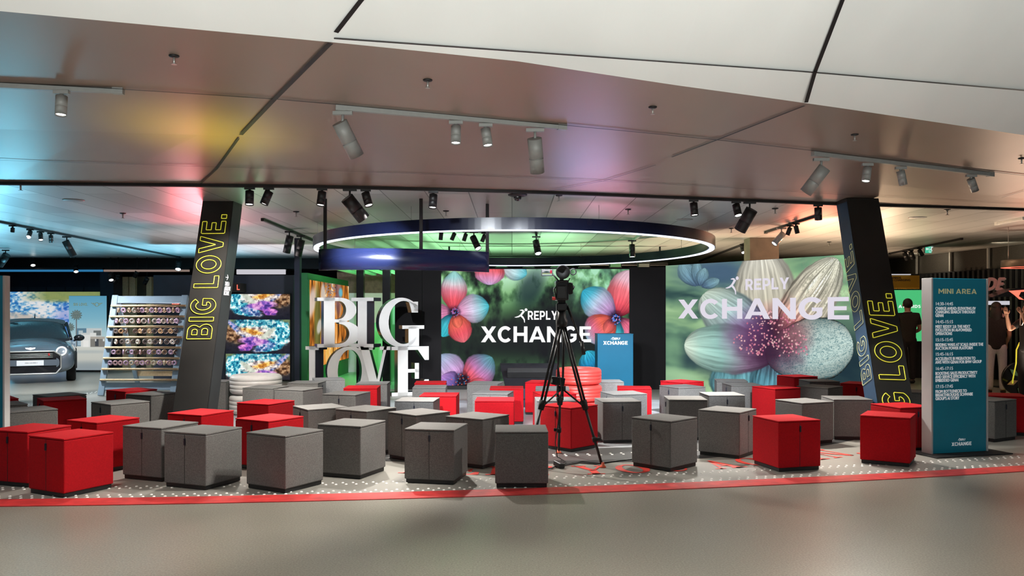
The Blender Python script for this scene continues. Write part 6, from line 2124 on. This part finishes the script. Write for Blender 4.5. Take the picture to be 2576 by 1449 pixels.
mb.shape([[(-.25, .10), (.5, .15), (.5, .11), (-.02, .08), (-.06, .0), (.04, -.07), (-.05, -.06), (-.14, .02)]], basis((p.x, p.y - .006, p.z), (1, 0, 0), (0, 0, 1), (0, -1, 0)), .004)
mb.build('red_light', 'red_led', t)
p = at(2522, 800, 15.8)
t = thing('small_screen', tuple(p), 'small dark screen with pink script behind the person in white trousers', 'screen')
MB().box(p, (.30, .04, .34), (0, 0, -.25), bev=.004).build('frame', 'black_gloss', t)
MB().cyl((p.x, p.y + .03, 0), (p.x, p.y + .03, p.z), .02, n=10).box((p.x, p.y + .03, .01), (.3, .25, .016)).build('stand', 'black', t)
font_text(MB(), 'DE', Matrix.Translation(p) @ Matrix.Rotation(-.25, 4, 'Z') @ basis((-.10, -.024, 0), (1, 0, 0), (0, 0, 1), (0, -1, 0)), .14, .01, .8, shear=.35).build('caption', 'pink_neon', t)

# ------------------------------------------------------------------ people
def skinned(name, chains, m, parent, sub=2):
    """one continuous surface grown round a branching skeleton: chains of (point, radius); equal points join"""
    vs, es, rs, idx = [], [], [], {}
    for ch in chains:
        prev = None
        for p, r in ch:
            key = tuple(round(c, 3) for c in p)
            if key not in idx:
                idx[key] = len(vs)
                vs.append(p)
                rs.append(r)
            k = idx[key]
            if prev is not None and prev != k:
                es.append((prev, k))
            prev = k
    me = bpy.data.meshes.new(name)
    me.from_pydata([Vector(v) for v in vs], es, [])
    o = bpy.data.objects.new(name, me)
    COL.objects.link(o)
    sk = o.modifiers.new('skin', 'SKIN')
    sk.use_smooth_shade = True
    for i, d_ in enumerate(me.skin_vertices[0].data):
        r = rs[i]
        d_.radius = (r, r) if not isinstance(r, tuple) else r
        d_.use_root = (i == 0)
    sd = o.modifiers.new('sub', 'SUBSURF')
    sd.levels = sd.render_levels = sub
    dg = bpy.context.evaluated_depsgraph_get()
    m2 = bpy.data.meshes.new_from_object(o.evaluated_get(dg))
    m2.name = name
    o.modifiers.clear()
    o.data = m2
    m2.materials.clear()
    m2.materials.append(M[m])
    m2.polygons.foreach_set('use_smooth', [True] * len(m2.polygons))
    if parent:
        o.parent = parent
    return o
def person(loc, rz, s, label, arms, top, legs_m, hair='short', lean=0.0, stride=.05):
    """standing figure facing local -y; arms: for left/right (elbow, wrist) offsets from the shoulder"""
    t = thing('person', loc, label, 'person', None, rz)
    S = lambda p: tuple(c * s for c in p)
    C = lambda ch: [(S(p), (r[0] * s, r[1] * s) if isinstance(r, tuple) else r * s) for p, r in ch]
    hip, chest, neck, head = (0, 0, .93), (0, .02, 1.30), (0, .015, 1.47), (0, -.01, 1.60)
    body = [[(hip, (.12, .085)), ((0, .01, 1.10), (.10, .075)), (chest, (.13, .08)), ((0, .02, 1.41), (.07, .06)), (neck, .055), ((0, 0, 1.53), .065), (head, (.078, .095)), ((0, -.005, 1.68), (.068, .085))]]
    limbs_a, limbs_l, sleeves = [], [], []
    for sx, key in ((-1, 'l'), (1, 'r')):
        e, w = arms[key]
        sh = (sx * .185, .02, 1.385)
        el = (sh[0] + e[0], sh[1] + e[1], sh[2] + e[2])
        wr = (el[0] + w[0], el[1] + w[1], el[2] + w[2])
        dv = Vector(w).normalized()
        limbs_a.append([(chest, (.13, .08)), (sh, .052), (tuple(Vector(sh).lerp(Vector(el), .55)), .048), (el, .040), (tuple(Vector(el).lerp(Vector(wr), .4)), .039), (wr, .026), (tuple(Vector(wr) + dv * .045), (.036, .018)), (tuple(Vector(wr) + dv * .09), (.038, .016))])
        palm = Vector(wr) + dv * .09
        sd = dv.orthogonal().normalized()
        up = dv.cross(sd)
        for k in range(4):
            o_ = sd * (.024 - .016 * k)
            ln = (.060, .070, .066, .052)[k]
            limbs_a.append([(tuple(Vector(wr) + dv * .09), (.038, .016)), (tuple(palm + o_ + dv * .02), .0095), (tuple(palm + o_ + dv * (.02 + ln * .5) + up * .006), .0088), (tuple(palm + o_ + dv * (.02 + ln * .92) + up * .022), .0075)])
        limbs_a.append([(tuple(Vector(wr) + dv * .045), (.036, .018)), (tuple(Vector(wr) + dv * .06 + sd * .045), .011), (tuple(Vector(wr) + dv * .10 + sd * .058 + up * .012), .0088)])
        sleeves.append([(chest, (.185, .122)), (sh, .076), (tuple(Vector(sh).lerp(Vector(el), .45)), .064), (tuple(Vector(sh).lerp(Vector(el), .72)), .060)])
        y = stride * sx
        limbs_l.append([(hip, (.12, .085)), ((sx * .095, 0, .84), .070), ((sx * .105, y * .5 - .01, .50), .058), ((sx * .105, y + .015, .28), .052), ((sx * .105, y + .03, .09), .036), ((sx * .11, y - .02, .045), .036), ((sx * .12, y - .13, .03), .030)])
    b = skinned('body', [C(c) for c in body + limbs_a + limbs_l], 'skin', t)
    skinned('shirt', [C([((0, 0, .80), (.17, .13)), (hip, (.178, .138)), ((0, .01, 1.10), (.160, .122)), (chest, (.185, .122)), ((0, .02, 1.41), (.125, .10)), ((0, .018, 1.455), (.085, .08))])] + [C(c) for c in sleeves], top, t)
    skinned('trousers', [C([(hip, (.165, .125)), ((0, .005, 1.0), (.155, .12))])] + [C([(hip, (.165, .125)), ((sx * .095, 0, .84), .102), ((sx * .105, stride * sx * .5 - .01, .50), .074), ((sx * .105, stride * sx + .015, .28), .068), ((sx * .105, stride * sx + .03, .07), .058)]) for sx in (-1, 1)], legs_m, t)
    for sx in (-1, 1):
        y = stride * sx
        mb = MB()
        mb.sphere((sx * .115 * s, (y - .05) * s, .045 * s), s, 16, 8, sc=(.05, .14, .045))
        mb.build('shoe', 'black_matte', t, False)
    mb = MB()
    mb.sphere((0, .012 * s, 1.635 * s), s, 22, 14, sc=(.092, .112, .105))
    if hair == 'long':
        mb.sphere((0, .065 * s, 1.50 * s), s, 18, 12, sc=(.10, .065, .20))
    mb.v = [v for v in mb.v]
    for i, v in enumerate(mb.v):                          # hair line: pull the front of the cap back off the face
        if v.y < -.045 * s and v.z < 1.66 * s:
            mb.v[i] = Vector((v.x * .9, -.02 * s, v.z))
    mb.build('hair', 'hair', t, False)
    mb = MB()
    for sx in (-1, 1):
        mb.sphere((sx * .032 * s, -.098 * s, 1.615 * s), .012 * s, 10, 6)
    mb.build('eyes', 'black_gloss', t, False)
    mb = MB()
    mb.sphere((0, -.108 * s, 1.585 * s), s, 10, 8, sc=(.014, .022, .026))
    for sx in (-1, 1):
        mb.sphere((sx * .088 * s, .0, 1.60 * s), s, 10, 8, sc=(.014, .024, .034))
    mb.build('nose_and_ears', 'skin', t, False)
    mb = MB()
    mb.sphere((0, -.096 * s, 1.545 * s), s, 10, 6, sc=(.026, .012, .008))
    mb.build('mouth', 'tyre_red', t, False)
    return t
DOWN = ((.04, .05, -.29), (.03, -.12, -.24))
man = person((wx(2283, 16.6), 16.6, .002), radians(172), .985, 'man seen from behind in a dark polo shirt looking at the green screen',
       {'l': ((-.05, -.02, -.28), (.06, -.22, -.08)), 'r': ((.06, .03, -.28), (-.04, -.22, -.10))}, 'cloth_brown', 'cloth_black')
mb = MB()
mb.tube([(.074 * cos(a / 20 * 2 * pi), .016 + .066 * sin(a / 20 * 2 * pi), 1.435 + .010 * sin(a / 20 * 2 * pi)) for a in range(20)], .006, 6, closed=True)
mb.build('collar_line', 'white', man, False)
person((wx(2506, 14.5), 14.5, .002), radians(150), .93, 'person in black top and white trousers standing behind the teal sign',
       {'l': ((-.03, .02, -.28), (.05, -.18, -.16)), 'r': ((.06, .04, -.28), (.0, -.16, -.18))}, 'cloth_black', 'denim_white', 'long', stride=.03)
who = person((wx(2588, 13.3), 13.3, .002), radians(-80), .93, 'person in black at the right picture edge raising both hands',
       {'l': ((-.04, -.20, -.16), (.05, -.10, .24)), 'r': ((.04, -.20, -.16), (-.05, -.10, .24))}, 'cloth_black', 'cloth_black', 'short')
MB().tube([(-.06, -.10, 1.40), (-.02, -.14, 1.22), (.02, -.14, 1.22), (.06, -.10, 1.40)], .006, 6).build('lanyard', 'white', who, False)
